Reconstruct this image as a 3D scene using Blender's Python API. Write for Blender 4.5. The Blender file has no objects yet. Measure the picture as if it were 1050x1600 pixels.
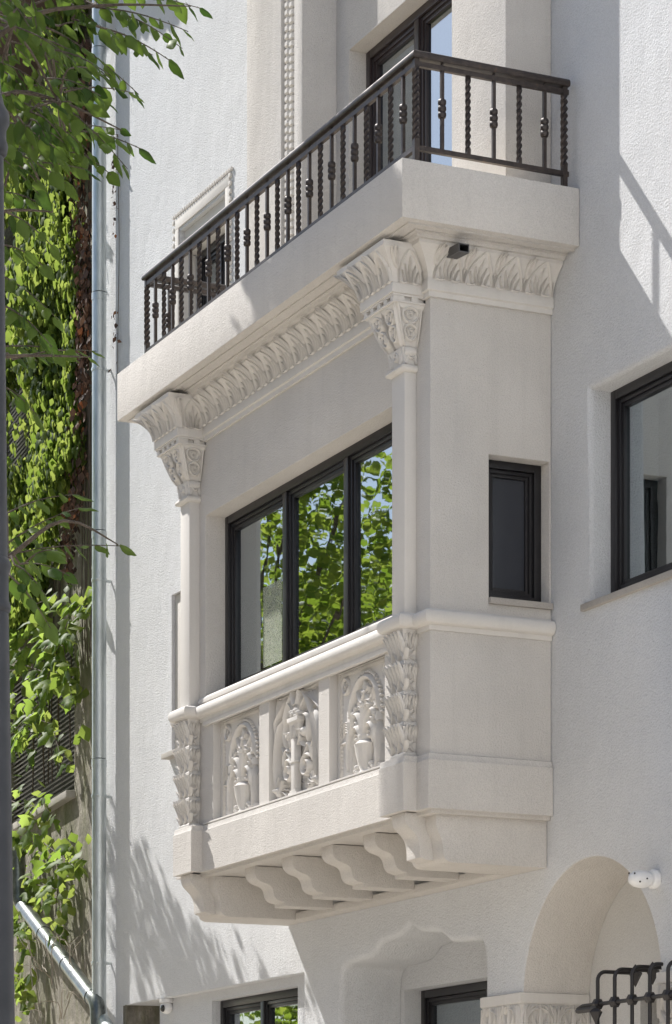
import bpy, bmesh, math, random
import numpy as np
from mathutils import Vector, Matrix

random.seed(11); RNG = np.random.default_rng(7)
R = math.radians
scene = bpy.context.scene
COL = scene.collection

# ---------------------------------------------------------------- camera, sky, sun, exposure
cam_d = bpy.data.cameras.new('camera'); cam = bpy.data.objects.new('camera', cam_d); COL.objects.link(cam)
cam.location = (17.309, -8.785, 1.6)
cam.rotation_euler = (R(90), 0, R(65))
cam_d.sensor_fit = 'HORIZONTAL'; cam_d.sensor_width = 36.0
cam_d.lens = 4412.0/1050.0*36.0
cam_d.shift_x = 0.0; cam_d.shift_y = 1090.0/1050.0
cam_d.clip_start = 0.1; cam_d.clip_end = 600
scene.camera = cam

SUN = Vector((1.0, 0.39, -1.17)).normalized()
world = bpy.data.worlds.new('World'); scene.world = world; world.use_nodes = True
wn = world.node_tree; bg = wn.nodes['Background']
sky = wn.nodes.new('ShaderNodeTexSky'); sky.sky_type = 'NISHITA'; sky.sun_disc = False
sky.sun_elevation = R(47.5); sky.sun_rotation = R(248.7); sky.air_density = 1.0; sky.dust_density = 1.2; sky.ozone_density = 1.0
wn.links.new(sky.outputs[0], bg.inputs[0]); bg.inputs[1].default_value = 0.07
sd = bpy.data.lights.new('sun', 'SUN'); so = bpy.data.objects.new('sun', sd); COL.objects.link(so)
sd.energy = 4.1; sd.angle = R(0.5); sd.color = (1.0, 0.965, 0.915)
so.rotation_euler = SUN.to_track_quat('-Z', 'Y').to_euler(); so.location = (-12, -5, 16)
vs = scene.view_settings; vs.view_transform = 'Standard'; vs.look = 'None'; vs.gamma = 1.0; vs.use_curve_mapping = False
vs.exposure = 1.0
try:
    scene.cycles.max_bounces = 8; scene.cycles.diffuse_bounces = 5; scene.cycles.glossy_bounces = 4
    scene.cycles.transmission_bounces = 4; scene.cycles.transparent_max_bounces = 8
    scene.cycles.use_denoising = True
except Exception: pass

# ---------------------------------------------------------------- materials
MATS = {}
def nodes_of(name):
    m = bpy.data.materials.new(name); m.use_nodes = True; MATS[name] = m
    return m, m.node_tree.nodes, m.node_tree.links, m.node_tree.nodes['Principled BSDF']
def coords(n, l, scale=(1, 1, 1)):
    tc = n.new('ShaderNodeTexCoord'); mp = n.new('ShaderNodeMapping'); mp.inputs['Scale'].default_value = scale
    l.new(tc.outputs['Object'], mp.inputs[0]); return mp.outputs[0]
def noise(n, l, vec, scale, detail=4, rough=.55):
    t = n.new('ShaderNodeTexNoise'); t.inputs['Scale'].default_value = scale; t.inputs['Detail'].default_value = detail
    t.inputs['Roughness'].default_value = rough; l.new(vec, t.inputs['Vector']); return t.outputs['Fac']
def ramp(n, l, fac, stops):
    r = n.new('ShaderNodeValToRGB'); e = r.color_ramp.elements
    while len(e) < len(stops): e.new(0.5)
    for i, (p, c) in enumerate(stops): e[i].position = p; e[i].color = (*c, 1)
    l.new(fac, r.inputs[0]); return r.outputs[0]
def mixc(n, l, fac, a, b, mode='MIX'):
    m = n.new('ShaderNodeMix'); m.data_type = 'RGBA'; m.blend_type = mode
    if isinstance(fac, (int, float)): m.inputs[0].default_value = fac
    else: l.new(fac, m.inputs[0])
    for s, i in ((a, 6), (b, 7)):
        if isinstance(s, tuple): m.inputs[i].default_value = (*s, 1)
        else: l.new(s, m.inputs[i])
    return m.outputs[2]
def bump(n, l, b, h, strength, dist):
    bp = n.new('ShaderNodeBump'); bp.inputs['Strength'].default_value = strength; bp.inputs['Distance'].default_value = dist
    l.new(h, bp.inputs['Height']); l.new(bp.outputs[0], b.inputs['Normal']); return bp

def stucco(name, col, grain, dist, var=.06, rough=.95, streak=0.0):
    m, n, l, b = nodes_of(name); v = coords(n, l)
    big = noise(n, l, v, 1.3, 5, .6)
    dk = tuple(c*(1-var) for c in col); lt = tuple(min(1, c*(1+var*.6)) for c in col)
    c = ramp(n, l, big, [(.3, dk), (.7, lt)])
    if streak:
        v2 = coords(n, l, (9, 9, .6)); s = noise(n, l, v2, 1.0, 4, .6)
        c = mixc(n, l, ramp(n, l, s, [(.52, (0, 0, 0)), (.8, (streak,)*3)]), c, tuple(x*.72 for x in col))
    fine = noise(n, l, v, grain*2.2, 2, .5)
    c = mixc(n, l, .35 if dist > .002 else .08, c, ramp(n, l, fine, [(.35, (.62,)*3), (.6, (1, 1, 1))]), 'MULTIPLY')
    l.new(c, b.inputs['Base Color']); b.inputs['Roughness'].default_value = rough; b.inputs['Specular IOR Level'].default_value = .15
    nz = noise(n, l, v, grain, 3, .72)
    if dist > .002:
        sweep = noise(n, l, coords(n, l, (1, 1, .6)), 5.5, 3, .5); ad = n.new('ShaderNodeMath'); ad.operation = 'MULTIPLY_ADD'; l.new(sweep, ad.inputs[0]); ad.inputs[1].default_value = 1.3; l.new(nz, ad.inputs[2]); nz = ad.outputs[0]
    bump(n, l, b, nz, 1.0, dist)
    return m
stucco('white_stucco', (.675, .684, .70), 62, .014, .045, streak=.10)
stucco('beige_stucco', (.655, .626, .592), 72, .0105, .07, streak=.25)
stucco('smooth_plaster', (.635, .612, .582), 40, .0010, .05, streak=.25)
stucco('porch_plaster', (.62, .61, .59), 50, .005, .04)
stucco('bounce_render', (.71, .74, .775), 30, .004, .05)  # cool pale colour set for the light the added block bounces
stucco('stone_sill', (.40, .375, .345), 70, .003, .18, .8)

m, n, l, b = nodes_of('window_frame'); b.inputs['Base Color'].default_value = (.013, .012, .014, 1); b.inputs['Roughness'].default_value = .38
v = coords(n, l); bump(n, l, b, noise(n, l, v, 160, 2), .12, .001)
m, n, l, b = nodes_of('door_frame_brown'); b.inputs['Base Color'].default_value = (.035, .026, .026, 1); b.inputs['Roughness'].default_value = .35
m, n, l, b = nodes_of('painted_iron'); v = coords(n, l)
l.new(ramp(n, l, noise(n, l, v, 22, 4), [(.35, (.028, .021, .019)), (.62, (.052, .040, .035)), (.8, (.095, .056, .038))]), b.inputs['Base Color'])
b.inputs['Roughness'].default_value = .42; b.inputs['Metallic'].default_value = .25; bump(n, l, b, noise(n, l, v, 120, 3), .35, .002)
m, n, l, b = nodes_of('black_iron'); v = coords(n, l); b.inputs['Base Color'].default_value = (.016, .014, .015, 1); b.inputs['Roughness'].default_value = .5
bump(n, l, b, noise(n, l, v, 60, 3), .5, .004)
m, n, l, b = nodes_of('zinc'); v = coords(n, l, (6, 6, 1.2))
l.new(ramp(n, l, noise(n, l, v, 3, 4), [(.3, (.42, .46, .46)), (.7, (.62, .66, .66))]), b.inputs['Base Color'])
b.inputs['Metallic'].default_value = .75; b.inputs['Roughness'].default_value = .4
m, n, l, b = nodes_of('old_zinc'); v = coords(n, l, (6, 6, 6)); l.new(ramp(n, l, noise(n, l, v, 3, 5), [(.3, (.12, .135, .125)), (.7, (.24, .26, .25))]), b.inputs['Base Color']); b.inputs['Metallic'].default_value = .75; b.inputs['Roughness'].default_value = .3
m, n, l, b = nodes_of('lamp_paint'); v = coords(n, l); l.new(ramp(n, l, noise(n, l, v, 9, 4), [(.3, (.018, .02, .026)), (.75, (.035, .037, .045))]), b.inputs['Base Color']); b.inputs['Roughness'].default_value = .45
m, n, l, b = nodes_of('camera_plastic'); b.inputs['Base Color'].default_value = (.72, .72, .72, 1); b.inputs['Roughness'].default_value = .35
m, n, l, b = nodes_of('black_plastic'); b.inputs['Base Color'].default_value = (.01, .01, .011, 1); b.inputs['Roughness'].default_value = .15
m, n, l, b = nodes_of('spout_metal'); b.inputs['Base Color'].default_value = (.10, .10, .105, 1); b.inputs['Metallic'].default_value = .5; b.inputs['Roughness'].default_value = .5
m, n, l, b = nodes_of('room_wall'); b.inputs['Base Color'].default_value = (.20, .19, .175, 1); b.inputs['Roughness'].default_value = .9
m, n, l, b = nodes_of('curtain_cloth'); b.inputs['Base Color'].default_value = (.42, .41, .38, 1); b.inputs['Roughness'].default_value = .9
m, n, l, b = nodes_of('frosted_glass'); b.inputs['Base Color'].default_value = (.030, .033, .042, 1); b.inputs['Roughness'].default_value = .22; b.inputs['Specular IOR Level'].default_value = .6
m, n, l, b = nodes_of('old_wood'); v = coords(n, l, (1, 1, 14)); l.new(ramp(n, l, noise(n, l, v, 6, 5), [(.3, (.05, .04, .032)), (.7, (.11, .09, .07))]), b.inputs['Base Color']); b.inputs['Roughness'].default_value = .85
m, n, l, b = nodes_of('blind_slat'); v = coords(n, l, (2, 8, 20)); l.new(ramp(n, l, noise(n, l, v, 2, 4), [(.3, (.16, .165, .165)), (.7, (.27, .275, .27))]), b.inputs['Base Color']); b.inputs['Roughness'].default_value = .7
m, n, l, b = nodes_of('roof_tile'); b.inputs['Base Color'].default_value = (.075, .045, .04, 1); b.inputs['Roughness'].default_value = .8
m, n, l, b = nodes_of('dead_leaf'); v = coords(n, l); gi = n.new('ShaderNodeNewGeometry')
l.new(ramp(n, l, gi.outputs['Random Per Island'], [(.1, (.06, .036, .026)), (.6, (.13, .070, .045)), (.93, (.19, .095, .05)), (1, (.42, .14, .05))]), b.inputs['Base Color']); b.inputs['Roughness'].default_value = .8
m, n, l, b = nodes_of('bark'); v = coords(n, l, (1, 1, .25)); h = noise(n, l, v, 30, 5, .7)
l.new(ramp(n, l, h, [(.3, (.055, .042, .032)), (.75, (.15, .12, .095))]), b.inputs['Base Color']); b.inputs['Roughness'].default_value = .9; bump(n, l, b, h, .8, .02)
m, n, l, b = nodes_of('paving'); v = coords(n, l); l.new(ramp(n, l, noise(n, l, v, 3, 5), [(.3, (.56, .51, .44)), (.7, (.66, .60, .515))]), b.inputs['Base Color']); b.inputs['Roughness'].default_value = .9
m, n, l, b = nodes_of('bounce_tile'); v = coords(n, l); l.new(ramp(n, l, noise(n, l, v, 3, 5), [(.3, (.62, .54, .43)), (.7, (.72, .64, .52))]), b.inputs['Base Color']); b.inputs['Roughness'].default_value = .8
m, n, l, b = nodes_of('asphalt'); v = coords(n, l); l.new(ramp(n, l, noise(n, l, v, 40, 4), [(.3, (.045, .045, .046)), (.7, (.07, .07, .07))]), b.inputs['Base Color']); b.inputs['Roughness'].default_value = .9
m, n, l, b = nodes_of('earth'); v = coords(n, l); l.new(ramp(n, l, noise(n, l, v, .6, 5), [(.3, (.12, .12, .08)), (.7, (.2, .19, .14))]), b.inputs['Base Color']); b.inputs['Roughness'].default_value = .95
m, n, l, b = nodes_of('pale_twig'); b.inputs['Base Color'].default_value = (.30, .26, .21, 1); b.inputs['Roughness'].default_value = .9
# old rough-cast plaster, mossy patches
m, n, l, b = nodes_of('old_roughcast'); v = coords(n, l)
base = ramp(n, l, noise(n, l, v, 5, 6, .65), [(.3, (.15, .135, .11)), (.55, (.29, .265, .22)), (.75, (.47, .43, .37))])
v2 = coords(n, l, (2.2, 2.2, .5)); moss = noise(n, l, v2, 1.0, 5, .7)
c = mixc(n, l, ramp(n, l, moss, [(.44, (0, 0, 0)), (.62, (.8,)*3)]), base, (.12, .13, .05))
l.new(c, b.inputs['Base Color']); b.inputs['Roughness'].default_value = .97
v3 = coords(n, l, (1, 1, .55)); bump(n, l, b, noise(n, l, v3, 24, 5, .7), 1.0, .06)

def leaf_mat(name, c0, c1, t0, t1, island, mixf=.5):
    m = bpy.data.materials.new(name); m.use_nodes = True; MATS[name] = m
    n = m.node_tree.nodes; l = m.node_tree.links; b = n['Principled BSDF']; out = n['Material Output']
    if island: rnd = n.new('ShaderNodeNewGeometry').outputs['Random Per Island']
    else: rnd = n.new('ShaderNodeObjectInfo').outputs['Random']
    v = coords(n, l, (1, 1, 1)); 
    l.new(ramp(n, l, rnd, [(0, c0), (1, c1)]), b.inputs['Base Color']); b.inputs['Roughness'].default_value = .55; b.inputs['Specular IOR Level'].default_value = .22
    tr = n.new('ShaderNodeBsdfTranslucent'); l.new(ramp(n, l, rnd, [(0, t0), (1, t1)]), tr.inputs[0])
    mx = n.new('ShaderNodeMixShader'); mx.inputs[0].default_value = mixf
    l.new(b.outputs[0], mx.inputs[1]); l.new(tr.outputs[0], mx.inputs[2]); l.new(mx.outputs[0], out.inputs[0])
leaf_mat('near_leaf', (.030, .060, .014), (.075, .115, .030), (.045, .10, .012), (.14, .22, .03), False, .42)
leaf_mat('tree_leaf', (.040, .080, .015), (.10, .14, .03), (.24, .36, .03), (.44, .52, .07), True, .55)
leaf_mat('ivy_leaf', (.045, .085, .022), (.12, .16, .045), (.21, .31, .045), (.42, .50, .11), True, .48)
leaf_mat('vine_leaf', (.06, .12, .02), (.12, .18, .04), (.24, .38, .05), (.40, .53, .11), False, .55)

m = bpy.data.materials.new('frosted_film'); m.use_nodes = True; MATS['frosted_film'] = m
n = m.node_tree.nodes; l = m.node_tree.links; n.remove(n['Principled BSDF']); df = n.new('ShaderNodeBsdfDiffuse'); tp = n.new('ShaderNodeBsdfTransparent'); mx = n.new('ShaderNodeMixShader')
v = coords(n, l); l.new(ramp(n, l, noise(n, l, v, 90, 2), [(.35, (.35, .40, .30)), (.65, (.60, .62, .52))]), df.inputs[0]); mx.inputs[0].default_value = .42
l.new(tp.outputs[0], mx.inputs[1]); l.new(df.outputs[0], mx.inputs[2]); l.new(mx.outputs[0], n['Material Output'].inputs[0])
# window glass: strong mirror coat over a dim see-through
m = bpy.data.materials.new('window_glass'); m.use_nodes = True; MATS['window_glass'] = m
n = m.node_tree.nodes; l = m.node_tree.links; n.remove(n['Principled BSDF'])
gl = n.new('ShaderNodeBsdfGlossy'); gl.inputs['Roughness'].default_value = 0.012; gl.inputs[0].default_value = (.70, .76, .80, 1)
tp = n.new('ShaderNodeBsdfTransparent'); tp.inputs[0].default_value = (.60, .64, .62, 1)
lw = n.new('ShaderNodeLayerWeight'); lw.inputs[0].default_value = .5
mr = n.new('ShaderNodeMapRange'); mr.inputs[3].default_value = .22; mr.inputs[4].default_value = .92; l.new(lw.outputs['Facing'], mr.inputs[0])
wv = coords(n, l, (1, 1, 1)); wb = n.new('ShaderNodeBump'); wb.inputs['Strength'].default_value = 1.0; wb.inputs['Distance'].default_value = .0012
l.new(noise(n, l, wv, 2.3, 2, .5), wb.inputs['Height']); l.new(wb.outputs[0], gl.inputs['Normal'])
mx = n.new('ShaderNodeMixShader'); l.new(mr.outputs[0], mx.inputs[0]); l.new(tp.outputs[0], mx.inputs[1]); l.new(gl.outputs[0], mx.inputs[2])
l.new(mx.outputs[0], n['Material Output'].inputs[0])

# ---------------------------------------------------------------- mesh helpers
class MB:
    def __init__(s, vs=1.0, ws=1.0): s.v = []; s.f = []; s.vs = vs; s.ws = ws
    def add(s, vs, fs):
        o = len(s.v); s.v += [tuple(p) for p in vs]; s.f += [tuple(i+o for i in f) for f in fs]
    def box(s, x0, x1, y0, y1, z0, z1):
        s.add([(x0,y0,z0),(x1,y0,z0),(x1,y1,z0),(x0,y1,z0),(x0,y0,z1),(x1,y0,z1),(x1,y1,z1),(x0,y1,z1)],
              [(0,3,2,1),(4,5,6,7),(0,1,5,4),(1,2,6,5),(2,3,7,6),(3,0,4,7)]); return s
    def loft(s, rings, cap=True, closed=True):
        n = len(rings[0]); o = len(s.v)
        for r in rings: s.v += [tuple(p) for p in r]
        m = n if closed else n-1
        for i in range(len(rings)-1):
            for j in range(m):
                k = (j+1) % n
                s.f.append((o+i*n+j, o+i*n+k, o+(i+1)*n+k, o+(i+1)*n+j))
        if cap and closed:
            s.f.append(tuple(o+j for j in range(n))[::-1]); e = o+(len(rings)-1)*n
            s.f.append(tuple(e+j for j in range(n)))
        return s
    def prism(s, pts, axis, a0, a1):
        def P(p, a):
            return {'x': (a, p[0], p[1]), 'y': (p[0], a, p[1]), 'z': (p[0], p[1], a)}[axis]
        return s.loft([[P(p, a0) for p in pts], [P(p, a1) for p in pts]])
    def tube(s, path, r, n=8, cap=True):
        path = [Vector(p) for p in path]; N = len(path)
        rs = r if isinstance(r, (list, tuple)) else [r]*N
        rings = []; up = None
        for i, p in enumerate(path):
            t = (path[min(i+1, N-1)]-path[max(i-1, 0)])
            t = t.normalized() if t.length > 1e-9 else Vector((0, 0, 1))
            if up is None:
                up = Vector((0, 0, 1)) if abs(t.z) < .9 else Vector((1, 0, 0))
            a = (up - t*up.dot(t)).normalized(); up = a; b = t.cross(a)
            rings.append([p + (a*math.cos(q)+b*math.sin(q))*rs[i] for q in [2*math.pi*j/n for j in range(n)]])
        return s.loft(rings, cap)
    def lathe(s, c, prof, n=16, axis='z'):
        rings = []
        for r, h in prof:
            ring = []
            for j in range(n):
                q = 2*math.pi*j/n; a, b2 = r*math.cos(q), r*math.sin(q)
                ring.append({'z': (c[0]+a, c[1]+b2, c[2]+h), 'x': (c[0]+h, c[1]+a, c[2]+b2), 'y': (c[0]+b2, c[1]+h, c[2]+a)}[axis])
            rings.append(ring)
        return s.loft(rings)
    def ball(s, c, r, n=8, m=6):
        rx, ry, rz = r if isinstance(r, (tuple, list)) else (r, r, r)
        rings = []
        for i in range(m+1):
            q = math.pi*i/m; k = max(math.sin(q), .02)
            rings.append([(c[0]+rx*k*math.cos(2*math.pi*j/n), c[1]+ry*k*math.sin(2*math.pi*j/n), c[2]-rz*math.cos(q)) for j in range(n)])
        return s.loft(rings)
    def sweep(s, prof, path, closed=True):
        """prof: (outward offset, z) loop; path: plan polyline, outward = left of travel."""
        N = len(path); rings = []
        for i, p in enumerate(path):
            ns = []
            for a, b2 in ((i-1, i), (i, i+1)):
                if a >= 0 and b2 < N:
                    dx, dy = path[b2][0]-path[a][0], path[b2][1]-path[a][1]; L = math.hypot(dx, dy); ns.append((-dy/L, dx/L))
            if len(ns) == 2:
                d = 1+ns[0][0]*ns[1][0]+ns[0][1]*ns[1][1]; mx_ = ((ns[0][0]+ns[1][0])/d, (ns[0][1]+ns[1][1])/d)
            else: mx_ = ns[0]
            rings.append([(p[0]+mx_[0]*o, p[1]+mx_[1]*o, z) for o, z in prof])
        return s.loft(rings, True, closed)
    # --- relief pieces on a mapped surface Mf(u, v, h)
    def ribbon(s, Mf, path, w, h, h0=0.0):
        N = len(path); rings = []
        for i, p in enumerate(path):
            a = path[max(i-1, 0)]; b2 = path[min(i+1, N-1)]; dx, dy = b2[0]-a[0], (b2[1]-a[1])*s.vs; L = math.hypot(dx, dy) or 1
            nx, ny = -dy/L, dx/L/s.vs
            ww = w[i] if isinstance(w, (list, tuple)) else w; hh = h[i] if isinstance(h, (list, tuple)) else h
            ww *= s.ws
            if N > 8 and i in (0, N-1): ww, hh = ww*.3, hh*.5
            elif N > 8 and i in (1, N-2): ww, hh = ww*.8, hh*.9
            rings.append([Mf(p[0]+nx*ww*k, p[1]+ny*ww*k, h0+hh*q) for k, q in ((1, -.2), (.8, .62), (0, 1), (-.8, .62), (-1, -.2))])
        return s.loft(rings)
    def leafr(s, Mf, a, b2, w, h, h0=0.0, bend=0.0, tip=0.0):
        """pointed leaf with a raised edge and mid-rib from a to b2; tip lifts the point outwards"""
        dx, dy = b2[0]-a[0], b2[1]-a[1]; L = math.hypot(dx, dy*s.vs) or 1; nx, ny = -dy*s.vs/L, dx/L/s.vs
        rings = []
        for t, k in ((0, .35), (.2, .8), (.45, 1), (.7, .75), (.88, .38), (1, .03)):
            o = bend*math.sin(math.pi*t); cx, cy = a[0]+dx*t+nx*o, a[1]+dy*t+ny*o; H = h0+tip*t*t
            rings.append([Mf(cx+nx*w*k*q, cy+ny*w*k*q, H+h*g) for q, g in ((1, -.25), (.75, .75), (.3, .5), (0, 1), (-.3, .5), (-.75, .75), (-1, -.25))])
        return s.loft(rings)
    def dome(s, Mf, c, r, h, n=10, h0=0.0):
        rings = []
        for k, q in ((1, -.15), (.92, .4), (.7, .75), (.35, .95), (.02, 1)):
            rings.append([Mf(c[0]+r*k*math.cos(2*math.pi*j/n), c[1]+r*k*math.sin(2*math.pi*j/n)/s.vs, h0+h*q) for j in range(n)])
        return s.loft(rings)
    def mesh(s, name, mat, smooth=35, bevel=0):
        me = bpy.data.meshes.new(name); me.from_pydata(s.v, [], s.f)
        fix = bmesh.new(); fix.from_mesh(me); bmesh.ops.recalc_face_normals(fix, faces=fix.faces)
        if bevel:
            es = [e for e in fix.edges if len(e.link_faces) == 2 and e.calc_face_angle(0) > .7]
            bmesh.ops.bevel(fix, geom=es, offset=bevel, segments=2, profile=.6, affect='EDGES', clamp_overlap=True)
        fix.to_mesh(me); fix.free()
        me.materials.append(MATS[mat])
        if smooth:
            me.shade_smooth(); me.set_sharp_from_angle(angle=R(smooth))
        return me
    def build(s, name, mat, parent=None, smooth=35, bevel=0):
        return link(name, s.mesh(name, mat, smooth, bevel), parent)

def wmat(o):
    m = o.matrix_basis.copy()
    return wmat(o.parent) @ o.matrix_parent_inverse @ m if o.parent else m
def link(name, data, parent=None, loc=None, rot=None, local=False):
    o = bpy.data.objects.new(name, data); COL.objects.link(o)
    if loc is not None: o.location = loc
    if rot is not None: o.rotation_euler = rot
    if parent is not None:
        o.parent = parent
        if not local: o.matrix_parent_inverse = wmat(parent).inverted()
    return o
def thing(name, label, cat, loc=(0, 0, 0), rotz=0, group=None):
    o = link(name, None, None, loc, (0, 0, rotz)); o.empty_display_size = .2
    return tag(o, label, cat, group)
def tag(o, label=None, cat=None, group=None, kind=None):
    if label: o['label'] = label
    if cat: o['category'] = cat
    if group: o['group'] = group
    if kind: o['kind'] = kind
    return o
def cut(o, cutters, bev=None):
    """boolean-subtract every cutter MB from o; bev = list of (edge test, width, segments)"""
    for c in cutters:
        me = c.mesh('cutter', 'room_wall', 0); co = link('cutter', me); co.matrix_basis = wmat(o)
        md = o.modifiers.new('cut', 'BOOLEAN'); md.operation = 'DIFFERENCE'; md.solver = 'EXACT'; md.object = co
        bpy.context.view_layer.update(); dg = bpy.context.evaluated_depsgraph_get(); dg.update()
        new = bpy.data.meshes.new_from_object(o.evaluated_get(dg)); o.modifiers.clear(); old = o.data; o.data = new
        bpy.data.objects.remove(co); bpy.data.meshes.remove(old)
    if bev:
        fix = bmesh.new(); fix.from_mesh(o.data)
        bmesh.ops.dissolve_limit(fix, angle_limit=.01, verts=fix.verts, edges=fix.edges)
        for test, wd, seg in bev:
            es = [e for e in fix.edges if len(e.link_faces) == 2 and e.calc_face_angle(0) > .5 and test((e.verts[0].co+e.verts[1].co)/2, e)]
            if es: bmesh.ops.bevel(fix, geom=es, offset=wd, segments=seg, profile=.5, affect='EDGES', clamp_overlap=True)
        fix.to_mesh(o.data); fix.free()
    o.data.shade_smooth(); o.data.set_sharp_from_angle(angle=R(32)); o.data.update()
    return o
def arc(cx, cz, rx, rz, a0, a1, n):
    return [(cx+rx*math.cos(R(a0+(a1-a0)*i/n)), cz+rz*math.sin(R(a0+(a1-a0)*i/n))) for i in range(n+1)]
def spiral(c, r0, r1, a0, turns, n=22):
    return [(c[0]+(r0+(r1-r0)*i/n)*math.cos(a0+turns*2*math.pi*i/n), c[1]+(r0+(r1-r0)*i/n)*math.sin(a0+turns*2*math.pi*i/n)) for i in range(n+1)]
def bez(p0, p1, p2, p3, n=10):
    out = []
    for i in range(n+1):
        t = i/n; q = 1-t
        out.append(tuple(q**3*p0[k]+3*q*q*t*p1[k]+3*q*t*t*p2[k]+t**3*p3[k] for k in range(len(p0))))
    return out

# ---------------------------------------------------------------- ground
g = MB().box(-120, 120, -120, 120, -.5, -.02).build('ground', 'earth'); tag(g, 'bare ground reaching away beyond the paved street', kind='structure')
g = MB().box(-45, 45, -3.9, .95, -.018, .12).build('pavement', 'paving', bevel=.01); tag(g, 'pale stone pavement along the house front', kind='structure')
g = MB().box(-45, 45, -6.0, -3.9, -.018, .004).build('road', 'asphalt'); tag(g, 'narrow asphalt lane past the house', kind='structure')
g = MB().box(-45, 45, -16, -6.0, -.018, .12).build('pavement', 'paving', bevel=.01); tag(g, 'wide pale paved square across the lane', kind='structure')

FY = .955
# ---------------------------------------------------------------- the house
house = thing('house', 'white stucco villa with a beige carved bay window and balcony', 'house', (0, FY, 0))

w = MB().box(-9.25, 9.0, FY, 1.505, 0, 15.0).build('front_wall', 'white_stucco', house)
half = [(-1.0, 3.40), (-1.012, 3.50), (-1.06, 3.565), (-1.14, 3.59), (-1.45, 3.60), (-1.58, 3.615), (-1.66, 3.655), (-1.74, 3.70), (-1.86, 3.715), (-1.98, 3.722), (-2.09, 3.738), (-2.17, 3.765), (-2.215, 3.79), (-2.25, 3.80)]
tri = [(-1.0, -.3)] + half + [(-4.516-p[0]+.016, p[1]) for p in half[-2::-1]] + [(-3.5, -.3)]
archp = [(1.46, -.3)] + arc(.512, 3.07, .948, .948, 0, 180, 28) + [(-.436, -.3)]
cut(w, [MB().prism(tri, 'y', .7, 1.8), MB().prism(archp, 'y', .7, 1.8),
        MB().box(.53, 2.75, .7, 1.8, 5.75, 7.213), MB().box(-8.52, -4.21, .7, 1.8, -.3, 3.585),
        MB().box(-7.0, -5.9, .7, 1.8, 8.9, 10.66), MB().box(-7.205, -6.1, .7, 1.03, 5.85, 7.33)],
    [(lambda p, e: abs(p.y-FY) < 1e-3 and -3.55 < p.x < -.97 and .1 < p.z < 3.95, .055, 4),
     (lambda p, e: abs(p.y-FY) < 1e-3 and .5 < p.x < 2.8 and 5.76 < p.z < 7.3, .04, 4),
     (lambda p, e: abs(p.y-FY) < 1e-3 and -.46 < p.x < 1.5 and .1 < p.z < 4.1, .012, 2),
     (lambda p, e: abs(p.y-FY) < 1e-3 and -8.6 < p.x < -4.1 and .1 < p.z < 3.7, .010, 2)])
MB().box(-9.25, 9.0, 1.508, 8.0, 8.2, 14.9).build('upper_storey', 'room_wall', house)
wg = MB().box(6.5, 9.6, -1.9, .953, 0, 15.0).build('bounce_wing', 'white_stucco', house)  # unseen wing added so its sunlit face brightens the bay side
MB().box(-9.25, 9.0, 5.2, 8.0, 0, 8.19).build('rear_wall', 'room_wall', house)
MB().box(-9.3, 9.05, .93, 8.05, 15.003, 15.12).build('parapet_cap', 'beige_stucco', house)

# --- rooms behind the ground floor openings
al = MB(); ro = archp[1:-1]; al.loft([[(p[0], y_, p[1]) for p in ro]+[(.512+(p[0]-.512)*.995, y_, 3.07+(p[1]-3.07)*.995) for p in ro[::-1]] for y_ in (.968, 1.506)]); al.build('arch_reveal_tint', 'beige_stucco', house, 40)  # added thin shell; its beige paints in the warmer light of the reveal
pw = MB().box(-.70, 4.0, 1.508, 1.75, 0, 4.5).build('porch_wall', 'porch_plaster', house)
cut(pw, [MB().box(.28, 1.3, 1.3, 1.9, -.2, 3.07)])
pw = MB().box(-3.9, -.72, 1.508, 1.72, 0, 4.5).build('porch_wall', 'white_stucco', house)
cut(pw, [MB().box(-3.44, -1.1, 1.4, 1.9, -.2, 3.40)])
MB().box(-8.55, 3.597, .96, 5.1, .0, .15).build('porch_floor', 'paving', house)
iw = MB().box(-7.75, -4.213, 1.05, 1.5, .15, 3.583).build('recess_wall', 'white_stucco', house)
cut(iw, [MB().box(-6.45, -4.55, .9, 1.7, .9, 3.50)])

# --- windows
def window(parent, x0, x1, z0, z1, y, cols, mat='window_frame', fw=.065, sw=.06, depth=.095, glass='window_glass', xf=None, mull=.075, name='window'):
    def fin(mb):
        if xf: mb.v = [xf(p) for p in mb.v]
        return mb
    def ring(a0, a1, b0, b1, wd, d0, d1):
        q = MB(); q.box(a0, a0+wd, d0, d1, b0, b1); q.box(a1-wd, a1, d0, d1, b0, b1)
        q.box(a0+wd, a1-wd, d0, d1, b1-wd, b1); q.box(a0+wd, a1-wd, d0, d1, b0, b0+wd); return q
    f = ring(x0, x1, z0, z1, fw, y, y+depth)
    inner = (x1-x0-2*fw); edges = [x0+fw+inner*c for c in cols]
    for e in edges[1:-1]: f.box(e-mull/2, e+mull/2, y+.003, y+depth, z0+fw, z1-fw)
    wo = fin(f).build(name, mat, parent, 30, .004)
    for i in range(len(edges)-1):
        a0 = edges[i]+(mull/2 if i else 0)+.002; a1 = edges[i+1]-(mull/2 if i < len(edges)-2 else 0)-.002
        s1 = ring(a0, a1, z0+fw+.002, z1-fw-.002, sw*.5, y+.022, y+depth-.006)
        q = ring(a0+sw*.5, a1-sw*.5, z0+fw+.002+sw*.5, z1-fw-.002-sw*.5, sw*.5, y+.036, y+depth-.006); s1.add(q.v, q.f)
        fin(s1).build('sash', mat, wo, 30, .003)
        fin(MB().box(a0+sw, a1-sw, y+.058, y+.064, z0+fw+sw, z1-fw-sw)).build('pane', glass, wo, 0)
    return wo

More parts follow.
